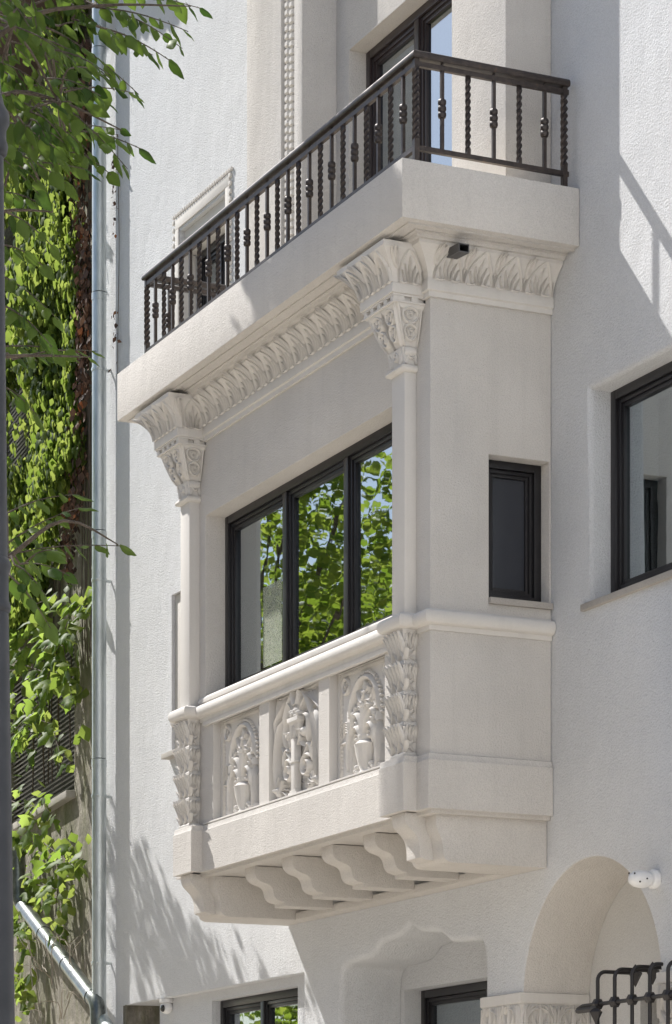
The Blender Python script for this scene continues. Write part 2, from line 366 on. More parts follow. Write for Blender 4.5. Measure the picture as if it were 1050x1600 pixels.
# bay body
bay = MB().box(-4.6, 0, 0, .952, 4.355, 8.225).build('bay_wall', 'beige_stucco', house)
cut(bay, [MB().box(-4.054, -.546, -.3, .66, 5.75, 7.272), MB().box(-.30, .3, .458, .938, 5.83, 6.842),
          MB().box(-3.89, -2.95, -.3, .075, 4.745, 5.57), MB().box(-2.763, -1.837, -.3, .075, 4.745, 5.57), MB().box(-1.65, -.71, -.3, .075, 4.745, 5.57)],
    [(lambda p, e: p.y < .4 and p.z > 5.76 or (p.x > -.01 and p.z > 5.8), .008, 2)])
bw = window(house, -4.053, -.547, 5.78, 7.271, .172, (0, 1/3, 2/3, 1), name='bay_window')
MB().box(-4.05, -.55, .64, .658, 5.752, 7.27).build('room_shade_sheet', 'room_wall', house)  # dark sheet in the shallow pocket, painted in for the room's shade
MB().box(-3.40, -3.03, .2285, .2295, 5.93, 6.57).build('frosted_film', 'frosted_film', bw, 0)
sw_ = window(house, .46, .936, 5.85, 6.840, .115, (0, 1), glass='frosted_glass', fw=.055, sw=.05, depth=.1, xf=lambda p: (-p[1], p[0], p[2]), name='side_window')
MB().box(-.11, .035, .452, .951, 5.802, 5.846).build('window_sill', 'stone_sill', house, 30, .004)

# right-hand window in the front wall
rw = window(house, .532, 2.748, 5.77, 7.212, 1.118, (0, .5, 1), name='street_window')
MB().box(.45, 2.83, .925, 1.3, 5.705, 5.752).build('window_sill', 'stone_sill', house, 30, .005)
MB().box(.535, 2.745, 2.2, 2.25, 5.2, 7.6).build('room_shade_sheet', 'room_wall', house)  # dark sheet standing in for the dim room behind this pane

# ground floor windows
window(house, -6.448, -4.552, .92, 3.498, 1.13, (0, .5, 1), name='ground_window')
window(house, -3.438, -1.102, .17, 3.397, 1.66, (0, .5, 1), name='porch_window')
window(house, .282, 1.298, .17, 3.068, 1.67, (0, 1), name='porch_door')
MB().box(-8.24, -8.0, 1.9, 2.0, .15, 3.3).build('gate_board', 'old_wood', house)
MB().box(-9.2, -6.96, 3.2, 3.3, .0, 4.2).build('dark_passage', 'old_wood', house)

# upper left window with toothed surround
window(house, -6.98, -5.92, 8.92, 10.45, 1.12, (0, .5, 1), name='upper_window')
sr = MB()
for a0, a1, b0, b1, d in ((-7.10, -5.80, 10.69, 10.80, .013), (-7.10, -7.01, 8.9, 10.69, .013), (-5.89, -5.80, 8.9, 10.69, .013)):
    sr.box(a0, a1, FY-d, FY-.001, b0, b1)
MB_s = sr.build('window_surround', 'smooth_plaster', house, 30, .006)
sr = MB()
sr.box(-6.99, -5.91, 1.0, 1.12, 10.455, 10.66); sr.box(-7.0, -6.985, .96, 1.11, 8.9, 10.45); sr.box(-5.915, -5.90, .96, 1.11, 8.9, 10.45)
sr.build('window_lining', 'smooth_plaster', house, 30, .004)
teeth = MB()
k = 0
x = -7.135
while x < -5.76:
    teeth.box(x, x+.030, FY-.024, FY-.001, 10.803, 10.835); x += .055
for zz in np.arange(9.0, 10.80, .07):
    teeth.box(-7.145, -7.104, FY-.022, FY-.001, zz, zz+.038); teeth.box(-5.796, -5.752, FY-.022, FY-.001, zz, zz+.038)
tag(teeth.build('tooth_moulding', 'smooth_plaster', MB_s, 30, .006), kind='stuff')
# small beige window surround low on the left wall
MB().box(-7.2, -6.1, .985, 1.02, 5.853, 7.325).build('blind_niche', 'beige_stucco', house, 30, .004)
MB().box(-7.26, -6.0, .87, 1.0, 5.80, 5.848).build('window_sill', 'stone_sill', house, 30, .004)

# --- upper storey volume over the bay
up = MB().box(-2.788, 0, .589, .952, 8.63, 15.0).build('upper_wall', 'beige_stucco', house)
cut(up, [MB().box(-2.555, -.82, .3, .90, 8.665, 10.62)], [(lambda p, e: p.y < .6 and p.z > 8.7 or p.x > -.01, .008, 2)])
window(house, -2.553, -.822, 8.67, 10.618, .735, (0, .5, 1), 'door_frame_brown', name='balcony_door')
MB().box(-2.55, -.825, .885, .898, 8.67, 10.61).build('room_shade_sheet', 'room_wall', house)  # shade behind the door glass, put in as a dark sheet
pil = MB().box(-3.89, -2.79, .295, .952, 8.63, 15.0).build('upper_pilaster', 'beige_stucco', house)
cut(pil, [MB().box(-3.20, -2.945, .1, .345, 8.7, 14.9)], [(lambda p, e: p.y < .3, .008, 2)])
bd = MB()
for i in range(100):
    z0 = 8.72+i*.062
    for j, xc in enumerate((-3.115, -3.03)):
        zc = z0+(.031 if j else 0); a, hh = .046, .030
        bd.add([(xc-a, .344, zc-hh), (xc+a, .344, zc-hh), (xc+a, .344, zc+hh), (xc-a, .344, zc+hh),
                (xc-a*.5, .300, zc-hh*.55), (xc+a*.5, .300, zc-hh*.55), (xc+a*.5, .300, zc+hh*.55), (xc-a*.5, .300, zc+hh*.55)],
               [(0, 1, 5, 4), (1, 2, 6, 5), (2, 3, 7, 6), (3, 0, 4, 7), (4, 5, 6, 7)])
tag(bd.build('bead_moulding', 'smooth_plaster', pil, 30), kind='stuff')

# --- balcony slab and its bed mouldings
slab = MB().box(-5.01, .395, -.41, .952, 8.235, 8.632).build('balcony_slab', 'beige_stucco', house, 32, .005)
MB().sweep([(-.02, 8.236), (-.02, 8.2), (.20, 8.2), (.21, 8.222), (.235, 8.222), (.235, 8.236)], [(0, .95), (0, 0), (-4.6, 0), (-4.6, .95)]).build('bed_moulding', 'beige_stucco', slab, 32)
MB().box(-4.95, .33, -.35, .587, 8.636, 8.645).build('balcony_bounce_floor', 'bounce_tile', slab)  # unseen pale layer added to bounce sun up into the door reveals
dg_ = MB(); 
dg_.sweep([(.31, 8.2355), (.31, 8.222), (.335, 8.222), (.335, 8.2355)], [(.0, .95), (0, -.0), (-4.6, -.0), (-4.6, .95)]); dg_.build('drip_groove', 'beige_stucco', slab, 32)

# --- cavetto frieze with carved leaves
ZB, ZT = 7.985, 8.205
def off(v): return .030 + .135*(max(0, v)**1.9)
prof = [(-.02, 7.87), (.022, 7.87), (.022, 7.905), (.038, 7.912), (.038, 7.972), (.030, 7.985)] + [(off(i/10), ZB+(ZT-ZB)*.86*i/10) for i in range(1, 11)] + [(.168, ZB+.192), (.168, 8.2), (-.02, 8.2)]
fz = MB().sweep(prof, [(0, .95), (0, 0), (-4.6, 0), (-4.6, .95)]).build('frieze', 'smooth_plaster', house, 40)
def frieze_unit(Mf, p):
    """one repeat of the carved frieze: upright lances under a pointed arch of two stems"""
    q = MB(.19)
    q.leafr(Mf, (p*.5, .0), (p*.5, .80), p*.065, .026)
    for s in (-1, 1):
        q.ribbon(Mf, bez((p*(.5+s*.44), .0), (p*(.5+s*.42), .45), (p*(.5+s*.24), .75), (p*(.5+s*.02), 1.0), 10), p*.034, .026)
        q.leafr(Mf, (p*(.5+s*.06), .0), (p*(.5+s*.19), .58), p*.048, .024)
        q.leafr(Mf, (p*(.5+s*.20), .0), (p*(.5+s*.31), .40), p*.042, .022)
        q.leafr(Mf, (p*(.5+s*.48), .0), (p*(.5+s*.45), .46), p*.026, .022)
        q.ribbon(Mf, [(p*(.5+s*.25+.12*math.cos(a)), .03-.05*math.sin(a)) for a in np.linspace(0, math.pi, 7)], p*.03, .02)
    return q
def bud(Mf, u, p):
    q = MB(.19)
    q.leafr(Mf, (u, .44), (u, 1.0), p*.125, .026, h0=.004, tip=.034)
    q.leafr(Mf, (u, .52), (u, .98), p*.03, .016, h0=.022, tip=.034)
    for s in (-1, 1): q.leafr(Mf, (u+s*p*.05, .55), (u+s*p*.10, .97), p*.05, .02, h0=.008, tip=.03)
    return q
H_ = ZT-ZB-.03
def front_map(x0, y0=0.0, add=0.0):
    return lambda u, v, h: (x0+u, y0-(off(v)+add)-h, ZB+.004+v*H_)
def side_map(y0): return lambda u, v, h: (off(v)+h, y0+u, ZB+.004+v*H_)
PF = 3.76/15
lm = frieze_unit(front_map(0), PF).mesh('acanthus_leaf', 'smooth_plaster', 50); bm_ = bud(front_map(0), 0, PF).mesh('leaf_bud', 'smooth_plaster', 50)
for i in range(15):
    link('acanthus_leaf', lm, fz, (-4.18+PF*i, 0, 0)); link('leaf_bud', bm_, fz, (-4.18+PF*i, 0, 0))
PS = .235
lm = frieze_unit(side_map(0), PS).mesh('acanthus_leaf', 'smooth_plaster', 50); bm_ = bud(side_map(0), 0, PS).mesh('leaf_bud', 'smooth_plaster', 50)
for i in range(4):
    link('acanthus_leaf', lm, fz, (0, .0+PS*i, 0)); link('leaf_bud', bm_, fz, (0, .0+PS*i+.01, 0))

# --- corner columns: pilaster shaft, two tier capital, ring, carved lower shaft, pedestal
def column(xc):
    f0, h0 = .09, .1005
    def ringpts(e, z, back=.03):
        return [(xc-h0-e, back, z), (xc-h0-e, -f0-e*1.08, z), (xc+h0+e, -f0-e*1.08, z), (xc+h0+e, back, z)]
    col = MB().loft([ringpts(0, 5.70), ringpts(0, 7.45)]).build('corner_column', 'smooth_plaster', house, 30, .012)
    rp = []
    for e, z in ((.004, 7.405), (.026, 7.412), (.034, 7.430), (.026, 7.448), (.006, 7.452)): rp.append(ringpts(e, z))
    MB().loft(rp).build('ring', 'smooth_plaster', col, 50)
    # lower flared body
    def eb(v): return .035 + .095*(v**.75)
    zb0, zb1 = 7.575, 7.832
    nk = MB().loft([ringpts(.004, 7.453), ringpts(.010, 7.50), ringpts(.022, 7.572)]).build('capital_neck', 'smooth_plaster', col, 30)
    bd2 = MB().loft([ringpts(eb(i/8)-.022, zb0+(zb1-zb0)*i/8) for i in range(9)]).build('capital_body', 'smooth_plaster', col, 40)
    dn = MB().loft([ringpts(.118, 7.833), ringpts(.118, 7.884)])
    dn.loft([ringpts(.142, 7.834), ringpts(.142, 7.846)]).loft([ringpts(.146, 7.876), ringpts(.146, 7.890)]).build('dentil_band', 'smooth_plaster', col, 30)
    d = MB()
    for i in range(5):
        x = xc-h0-.13+i*(2*h0+.26)/4.35; d.box(x, x+.048, -f0-.154, -f0-.11, 7.847, 7.875)
    for i in range(3):
        y = -f0-.12+i*.105; d.box(xc+h0+.112, xc+h0+.143, y, y+.05, 7.847, 7.875)
    tag(d.build('dentils', 'smooth_plaster', col, 30), kind='stuff')
    MB().loft([ringpts(.158, 7.891), ringpts(.158, 7.958)]).build('capital_band', 'smooth_plaster', col, 30, .005)
    def ea(v): return .155 + .105*(max(v, 0)**1.8)
    zt0, zt1 = 7.959, 8.150
    MB().loft([ringpts(ea(i/8), zt0+(zt1-zt0)*i/8) for i in range(9)] + [ringpts(.272, 8.165), ringpts(.272, 8.199)]).build('capital_top', 'smooth_plaster', col, 40)
    # carved leaves on the top tier
    P = (2*h0+2*.165)/3
    def Mf(u, v, h):
        e = ea(v); k = (h0+e)/(h0+.165); return (xc+(u-1.5*P)*k, -f0-e*1.08-h, zt0+.003+v*(zt1-zt0))
    def Ms(u, v, h):
        e = ea(v); yf = -f0-e*1.08; return (xc+h0+e+h, yf+(u/.30)*(.0-yf)*.98+.0, zt0+.003+v*(zt1-zt0))
    for i in range(3):
        q = frieze_unit(lambda u, v, h: Mf(u+i*P, v, h), P); q.build('acanthus_leaf', 'smooth_plaster', col, 50)
        bud(Mf, P*i+.02 if i == 0 else P*i, P).build('leaf_bud', 'smooth_plaster', col, 50)
    frieze_unit(lambda u, v, h: Ms(u+.045, v, h), .22).build('acanthus_leaf', 'smooth_plaster', col, 50)
    for u in (.045, .27): bud(Ms, u, .2).build('leaf_bud', 'smooth_plaster', col, 50)
    # pierced scrollwork on the body
    def Bf(u, v, h):
        e = eb(v)-.022; k = (h0+e)/.2; return (xc+(u-.2)*k, -f0-e*1.08-h, zb0+v*(zb1-zb0))
    def Bs(u, v, h):
        e = eb(v)-.022; yf = -f0-e*1.08; return (xc+h0+e+h, yf+(u/.2)*(0-yf), zb0+v*(zb1-zb0))
    def circ(M, cu, cv, ru, rv, w, h=.02):
        q = MB(.257); q.ribbon(M, [(cu+ru*math.cos(a), cv+rv*math.sin(a)) for a in np.linspace(0, 2*math.pi, 19)], w, h); return q
    for M, W in ((Bf, .4), (Bs, .2)):
        q = MB(.257)
        for e in (.012, W-.012): q.ribbon(M, [(e, t/6) for t in range(7)], .010, .022)
        q.ribbon(M, [(.0, .985), (W, .985)], .03, .022)
        nn = 2 if W > .3 else 1
        for k in range(nn):
            c = W*(k+.5)/nn
            if nn == 2: q.ribbon(M, [(W*.5, 0), (W*.5, .5), (W*.5, 1)], .014, .022)
            for cv, rv in ((.74, .19), (.33, .19)):
                cc = circ(M, c, cv, .062, rv, .011, .024); q.add(cc.v, cc.f)
                q.ribbon(M, [(c+.03*math.cos(a)*(1-a/16), cv+rv*.55*math.sin(a)*(1-a/16)) for a in np.linspace(.5, 9, 18)], .008, .02)
                for s in (-1, 1):
                    q.leafr(M, (c, cv-rv*.4), (c+s*.045, cv+rv*.6), .014, .018)
                    q.leafr(M, (c+s*.04, cv-rv*.95), (c+s*.082, cv-rv*.25), .013, .016)
        q.build('scrollwork', 'smooth_plaster', bd2, 60)
    q = MB()
    for s in (-1, 1):
        zz = 7.545
        q.lathe((xc+s*.105, -.055, zz), [(.030, -.045), (.036, -.02), (.036, .02), (.030, .045)], 12, 'y')
    def Nf(u, v, h): return (xc+u, -f0-.012-h, 7.46+v)
    def Ns(u, v, h): return (xc+h0+.014+h, -.045+u, 7.46+v)
    for M in (Nf, Ns):
        q.ribbon(M, spiral((0, .06), .036, .006, -1.2, 1.7, 20), .009, .016)
        for s in (-1, 1): q.leafr(M, (s*.07 if M is Nf else s*.04, 0), (s*.085 if M is Nf else s*.035, .1), .02, .014)
    q.build('volute', 'smooth_plaster', col, 60)
    # lower carved shaft: four flaring tiers of pointed leaves
    for t in range(4):
        zb = 4.745+t*.2125; hh = .2
        def et(v): return -.004+.034*v**1.4
        tr = MB().loft([ringpts(et(i/5)-.008, zb+.022+(hh-.02)*i/5) for i in range(6)]).loft([ringpts(.006, zb-.004), ringpts(.008, zb+.014), ringpts(.0, zb+.026)])
        tier = tr.build('column_tier', 'smooth_plaster', col, 35)
        def Tf(u, v, h): return (xc+u*(1+et(v)/h0), -f0-(et(v)-.008)*1.08-h, zb+.024+v*(hh-.02))
        def Ts(u, v, h): return (xc+h0+et(v)-.008+h, -f0/2-.005+u, zb+.024+v*(hh-.02))
        q = MB(.18)
        for k in range(5):
            u = -h0+(k+.5)*h0*2/5
            q.leafr(Tf, (u, .18), (u, 1.10), .024, .016, tip=.020)
            q.leafr(Tf, (u-.018, .30), (u-.020, 1.0), .008, .022, tip=.014)
        for k in range(3):
            u = -h0+k*h0
            q.leafr(Tf, (u, .02), (u+.045, .42), .014, .024); q.leafr(Tf, (u, .02), (u-.045, .42), .014, .024)
            q.leafr(Tf, (u-.0, .0), (u, .34), .03, .012)
        for s in (-1, 1):
            q.leafr(Ts, (s*.036, .04), (-s*.03, .40), .012, .015); q.leafr(Ts, (s*.036, .40), (s*.036, 1.06), .016, .014, tip=.012)
            q.leafr(Ts, (s*.010, .46), (s*.018, 1.06), .013, .016, tip=.016)
        q.leafr(Ts, (0, .44), (0, .75), .012, .018)
        q.build('carved_leaf', 'smooth_plaster', tier, 50)
    return col
column(-.317); column(-4.283)

# --- sill moulding, base course, brackets
RES = [(0, .95), (0, 0), (-.205, 0), (-.205, -.10), (-.43, -.10), (-.43, 0), (-4.17, 0), (-4.17, -.10), (-4.395, -.10), (-4.395, 0), (-4.6, 0), (-4.6, .95)]
roll = [(-.02, 5.585), (.012, 5.585), (.016, 5.618), (.030, 5.622)] + [(.032+.036*math.cos(R(a)), 5.672+.050*math.sin(R(a))) for a in range(-75, 91, 15)] + [(.012, 5.724), (.006, 5.735), (-.02, 5.737)]
MB().sweep(roll, RES).build('sill_moulding', 'smooth_plaster', house, 45)
MB().prism([(-.004, 5.725), (.172, 5.80), (.172, 5.74), (-.004, 5.70)], 'x', -4.05, -.55).build('window_sill', 'smooth_plaster', house, 30, .004)
MB().prism([(-.028, 5.737), (-.028, 5.772), (-.010, 5.79), (.15, 5.815), (.15, 5.737)], 'x', -4.16, -.44).build('window_sill', 'smooth_plaster', house, 30, .005)
PED = [(0, .95), (0, 0), (-.18, 0), (-.18, -.10), (-.52, -.10), (-.52, 0), (-4.08, 0), (-4.08, -.10), (-4.42, -.10), (-4.42, 0), (-4.6, 0), (-4.6, .95)]
MB().sweep([(-.02, 4.357), (.028, 4.357), (.028, 4.692), (.022, 4.70), (.018, 4.735), (.004, 4.742), (-.02, 4.742)], PED).build('base_course', 'beige_stucco', house, 35)
MB().box(-4.58, -.02, .125, .95, 4.336, 4.354).build('bay_underside', 'beige_stucco', house)
MB().sweep([(-.12, 4.33), (-.01, 4.33), (-.01, 4.356), (-.12, 4.356)], [(0, .95), (0, 0), (-4.6, 0), (-4.6, .95)]).build('drip_edge', 'beige_stucco', house, 30)
def ogee(y0, z1, z0, dep):
    a = [(y0, z1), (y0, z1-.05)] + bez((y0, z1-.05), (y0+.02, z1-.17), (y0+dep*.55, z1-.10), (y0+dep*.62, z0+.11), 9)[1:] + bez((y0+dep*.62, z0+.11), (y0+dep*.66, z0+.05), (y0+dep*.75, z0+.035), (y0+dep, z0+.03), 5)[1:]
    return a + [(y0+dep, z0)]
def bracket(x0, x1, y0, z1=4.331, z0=4.025, dep=.26):
    MB().prism(ogee(y0, z1, z0, dep) + [(.798, z0), (.798, z1)], 'x', x0, x1).build('bracket', 'beige_stucco', house, 40, .006)
for xc in (-3.395, -2.665, -1.935, -1.205): bracket(xc-.1, xc+.1, .11)
MB().box(-4.045, -.555, .80, .950, 4.0, 4.06).build('bracket_tie', 'beige_stucco', house, 30, .005)
def cheek(x0, x1):
    p = [(.075, 4.331), (.075, 4.27)] + bez((.075, 4.27), (.09, 4.18), (.125, 4.20), (.13, 4.09), 7)[1:] + bez((.13, 4.09), (.13, 4.04), (.145, 4.006), (.20, 4.002), 5)[1:]
    MB().prism(p + [(.951, 4.002), (.951, 4.331)], 'x', x0, x1).build('bracket_cheek', 'beige_stucco', house, 40, .006)
cheek(-.55, -.06); cheek(-4.54, -4.05)
def corner_bracket(x0, x1):
    p = [(-.085, 4.354), (-.085, 4.31)] + bez((-.085, 4.31), (-.07, 4.22), (.02, 4.24), (.03, 4.11), 8)[1:] + [(.032, 4.045), (.09, 4.03), (.2, 4.03), (.2, 4.354)]
    MB().prism(p, 'x', x0, x1).build('corner_bracket', 'beige_stucco', house, 40, .006)
corner_bracket(-.43, -.215); corner_bracket(-4.385, -4.17)

# --- three carved parapet panels
def panel_map(x0): return lambda u, v, h: (x0+u, .074-h, 4.745+v)
def panel(x0, kind):
    RK = 1.0
    M = (lambda f: (lambda u, v, h: f(u, v, h*RK)))(panel_map(x0)); W, H = (.94, .825) if kind == 'vase' else (.926, .825)
    p = MB().box(x0+.004, x0+W-.004, .066, .0745, 4.748, 5.567).build('carved_panel', 'smooth_plaster', house, 30)
    SP = 'smooth_plaster'
    def fl(M2=M): return M2
    M2 = lambda u, v, h: M(u, v, h+.008)
    if kind == 'vase':
        q = MB(1.0, .8)
        for i in range(26):
            v = .03+i*.03
            if v < .78:
                q.leafr(M2, (.075, v), (.105, v+.034), .011, .016)
        for i in range(24):
            u = .11+i*.033; q.leafr(M2, (u, .775), (u+.03, .80), .012, .016)
        q.ribbon(M2, [(.055, .02), (.055, .80)], .008, .012); q.ribbon(M2, [(.055, .812), (.93, .812)], .008, .012)
        q.build('rope_border', SP, p, 60)
        cx, sv, ra = .52, .42, .245
        q = MB(1.0, .8); q.ribbon(M2, [(cx+ra*math.cos(a), sv+ra*1.2*math.sin(a)) for a in np.linspace(0, math.pi, 22)], .028, .045)
        for a in np.linspace(.0, math.pi, 26):
            c = (cx+(ra+.035)*math.cos(a), sv+(ra*1.2+.035)*math.sin(a)); q.dome(M2, c, .016, .030, 6)
        for s in (-1, 1):
            q.ribbon(M2, [(cx+s*ra, sv), (cx+s*(ra+.002), sv-.06)], .034, .05)
            q.ribbon(M2, bez((cx+s*ra, sv-.05), (cx+s*(ra+.03), sv-.2), (cx+s*(ra+.0), .2), (cx+s*(ra+.02), .05), 10), [.026, .028, .032, .036, .036, .033, .03, .028, .027, .027, .03], .055)
            q.ribbon(M2, [(cx+s*(ra+.02), .055), (cx+s*(ra+.02), .0)], .045, .05)
        q.build('arch', SP, p, 50)
        for s in (-1, 1):
            q = MB(1.0, .8); c = (cx+s*.345, .70)
            q.ribbon(M2, [(c[0]+.052*math.cos(a), c[1]+.056*math.sin(a)) for a in np.linspace(0, 2*math.pi, 17)], .014, .026)
            for k in range(6):
                a = k*math.pi/3; q.leafr(M2, c, (c[0]+.038*math.cos(a), c[1]+.04*math.sin(a)), .012, .018)
            q.dome(M2, c, .012, .026); q.build('rosette', SP, p, 50)
            q = MB(1.0, .8)
            for k in range(5): q.ribbon(M2, bez((cx+s*.28, .30+k*.018), (cx+s*.32, .36+k*.02), (cx+s*.37, .40+k*.015), (cx+s*.40, .33+k*.02), 6), .006, .012)
            q.ribbon(M2, [(cx+s*.27, .285), (cx+s*.42, .285)], .010, .02)
            q.build('side_leaf', SP, p, 50)
        q = MB(1.0, .8)                                     # flower under the arch
        c = (cx, .60)
        for k in range(5):
            a = math.pi/2+k*2*math.pi/5; q.leafr(M2, (c[0]+.015*math.cos(a), c[1]+.015*math.sin(a)), (c[0]+.085*math.cos(a), c[1]+.085*math.sin(a)), .036, .034)
        q.dome(M2, c, .02, .045); q.ribbon(M2, [(cx, .36), (cx, .56)], .010, .024)
        for s in (-1, 1):
            q.leafr(M2, (cx, .46), (cx+s*.11, .53), .036, .03, bend=s*.02); q.leafr(M2, (cx+s*.03, .50), (cx+s*.16, .66), .03, .026, bend=-s*.02)
        q.build('flower', SP, p, 50)
        q = MB(1.0, .8)                                     # fluted vase
        rings = []
        for r, v in ((.055, 0), (.075, .012), (.062, .03), (.075, .06), (.098, .14), (.108, .20), (.112, .215), (.085, .235), (.07, .245), (.082, .262), (.082, .285), (.05, .29)):
            ring = []
            for j in range(25):
                a = math.pi*j/24; fl_ = 1-.06*(abs(math.cos(a*8))**3 if .03 < v < .21 else 0)
                ring.append(M(cx+r*math.cos(a)*fl_, v+.008, .008+r*.85*math.sin(a)*fl_))
            rings.append(ring)
        q.loft(rings, False, False); q.build('vase', SP, p, 50)
        for s in (-1, 1):
            q = MB(1.0, .8)
            q.ribbon(M2, bez((cx+s*.02, .28), (cx+s*.04, .46), (cx+s*.19, .52), (cx+s*.17, .38), 14), [.024]*15, .055)
            q.ribbon(M2, spiral((cx+s*.135, .375), .042, .008, 0 if s > 0 else math.pi, s*-1.6, 18), .014, .05)
            q.build('scroll', SP, p, 50)
            q = MB(1.0, .8)
            q.ribbon(M2, bez((cx+s*.01, .28), (cx+s*.02, .5), (cx+s*.03, .52), (cx+s*.10, .50), 12), .018, .05)
            q.ribbon(M2, spiral((cx+s*.055, .505), .038, .006, 0 if s > 0 else math.pi, s*1.7, 18), .012, .045)
            q.build('scroll', SP, p, 50)
            q = MB(1.0, .8)
            q.ribbon(M2, bez((cx+s*.03, .26), (cx+s*.07, .42), (cx+s*.20, .38), (cx+s*.22, .18), 14), [.03]*8+[.028, .026, .024, .022, .02, .018, .016], .065)
            q.ribbon(M2, bez((cx+s*.05, .25), (cx+s*.09, .36), (cx+s*.17, .30), (cx+s*.15, .20), 10), .016, .05)
            q.leafr(M2, (cx+s*.16, .32), (cx+s*.20, .01), .05, .045, bend=s*.03); q.leafr(M2, (cx+s*.21, .30), (cx+s*.27, .02), .034, .04, bend=s*.02)
            q.leafr(M2, (cx+s*.16, .44), (cx+s*.25, .28), .03, .04, bend=s*.02)
            q.dome(M2, (cx+s*.10, .27), .022, .055); q.dome(M2, (cx+s*.12, .07), .026, .05); q.dome(M2, (cx+s*.145, .045), .022, .045); q.dome(M2, (cx+s*.105, .035), .02, .05)
            q.build('drooping_leaf', SP, p, 50)
            q = MB(1.0, .8)
            for k in range(5):
                a = math.pi*(.1+k*.22); c = (cx+s*.19, .47); q.leafr(M2, c, (c[0]+s*.06*math.cos(a), c[1]+.065*math.sin(a)), .018, .03)
            q.dome(M2, (cx+s*.19, .47), .02, .045); q.build('side_flower', SP, p, 50)
    else:
        cx = .465
        q = MB(1.0, .8); q.box(x0+cx-.03, x0+cx+.03, -.005, .052, 4.78, 5.18); q.box(x0+cx-.075, x0+cx+.075, -.010, .052, 4.747, 4.775)
        q.box(x0+cx-.055, x0+cx+.055, -.008, .052, 4.776, 4.79); q.box(x0+cx-.045, x0+cx+.045, -.012, .052, 5.0, 5.018)
        q.loft([[(x0+cx-a, .052, 4.745+v), (x0+cx-a, .06-a*.75, 4.745+v), (x0+cx+a, .06-a*.75, 4.745+v), (x0+cx+a, .052, 4.745+v)] for a, v in ((.035, .43), (.05, .45), (.075, .55), (.08, .555), (.095, .57), (.095, .6), (.06, .605))])
        q.leafr(M2, (cx, .44), (cx, .54), .02, .10); q.build('pillar', SP, p, 30, .004)
        q = MB(1.0, .8)
        for i in range(9): q.dome(M2, (cx-.06+.03*(i % 5), .62+.035*(i//5)+.01*math.sin(i*2.1)), .026, .07+.012*math.sin(i*1.7), 8)
        for k in range(5): q.leafr(M2, (cx-.06+k*.03, .64), (cx-.10+k*.05, .73), .02, .05)
        q.build('fruit_bowl', SP, p, 50)
        for s in (-1, 1):
            q = MB(1.0, .8)                                  # bird: body, long wing feathers, neck and head
            q.ribbon(M2, bez((cx+s*.30, .62), (cx+s*.44, .50), (cx+s*.42, .30), (cx+s*.36, .12), 12), [.03, .045, .055, .06, .06, .055, .05, .045, .04, .035, .03, .025, .02], .055)
            for k in range(8): q.ribbon(M2, bez((cx+s*(.27+.014*k), .62-.012*k), (cx+s*(.36+.01*k), .48-.03*k), (cx+s*(.40-.002*k), .30-.02*k), (cx+s*(.35+.004*k), .10-.003*k), 9), .0085, .075-.002*k)
            q.build('wing', SP, p, 50)
            q = MB(1.0, .8)
            q.ribbon(M2, bez((cx+s*.13, .36), (cx+s*.06, .40), (cx+s*.06, .48), (cx+s*.12, .50), 8), .02, .06)
            q.dome(M2, (cx+s*.135, .475), .045, .07, 12); q.dome(M2, (cx+s*.12, .49), .012, .10, 8); q.leafr(M2, (cx+s*.10, .44), (cx+s*.07, .38), .016, .07)
            q.ribbon(M2, bez((cx+s*.10, .60), (cx+s*.22, .64), (cx+s*.25, .50), (cx+s*.19, .38), 12), .018, .06)
            q.build('bird_head', SP, p, 50)
            q = MB(1.0, .8)
            q.ribbon(M2, spiral((cx+s*.165, .21), .095, .02, (0 if s > 0 else math.pi)+.6*s, s*1.6, 26), [.024]*9+[.020]*9+[.014]*9, .055)
            q.ribbon(M2, bez((cx+s*.25, .24), (cx+s*.27, .36), (cx+s*.20, .40), (cx+s*.16, .36), 10), .024, .05)
            q.leafr(M2, (cx+s*.22, .38), (cx+s*.10, .28), .028, .045); q.leafr(M2, (cx+s*.24, .33), (cx+s*.30, .42), .022, .04)
            q.build('scroll', SP, p, 50)
            q = MB(1.0, .8)
            q.dome(M2, (cx+s*.36, .085), .05, .055, 12); q.dome(M2, (cx+s*.36, .085), .022, .085, 10)
            for k in range(8):
                a = k*math.pi/7-.3; q.leafr(M2, (cx+s*(.33-.03*math.cos(a)), .07), (cx+s*(.28-.14*math.cos(a)*.6), .03+.10*math.sin(a)+.03), .018, .045, bend=.01)
            for k in range(3): q.leafr(M2, (cx+s*.36, .12), (cx+s*(.33+.03*k), .19), .018, .05)
            q.build('shell', SP, p, 50)
            q = MB(1.0, .8)
            for k in range(6): q.ribbon(M2, bez((cx+s*.44, .44+.03*k), (cx+s*(.42), .62), (cx+s*(.40-.03*k), .74), (cx+s*(.38-.06*k), .80-.004*k), 8), .012, .035+.004*k)
            q.ribbon(M2, bez((cx+s*.02, .80), (cx+s*.10, .82), (cx+s*.22, .70), (cx+s*.26, .56), 10), .028, .055)
            q.ribbon(M2, bez((cx+s*.06, .80), (cx+s*.06, .74), (cx+s*.04, .72), (cx+s*.03, .70), 6), .03, .07)
            q.leafr(M2, (cx+s*.10, .80), (cx+s*.44, .82), .03, .04, bend=-s*.02)
            q.leafr(M2, (cx+s*.06, .66), (cx+s*.16, .74), .03, .05)
            q.build('corner_leaf', SP, p, 50)
    q = MB()
    rr = random.Random(int(-x0*10))
    for i in range(64):
        u, v = rr.uniform(.12, W-.12), rr.uniform(.05, .72); an = rr.uniform(0, 6.28); ln = rr.uniform(.04, .075)
        if kind == 'vase' and ((u-.52)/.24)**2+((v-.36)/.36)**2 > 1: continue
        q.leafr(M, (u, v), (u+ln*math.cos(an), v+ln*math.sin(an)), .011, rr.uniform(.02, .034), bend=rr.uniform(-.012, .012))
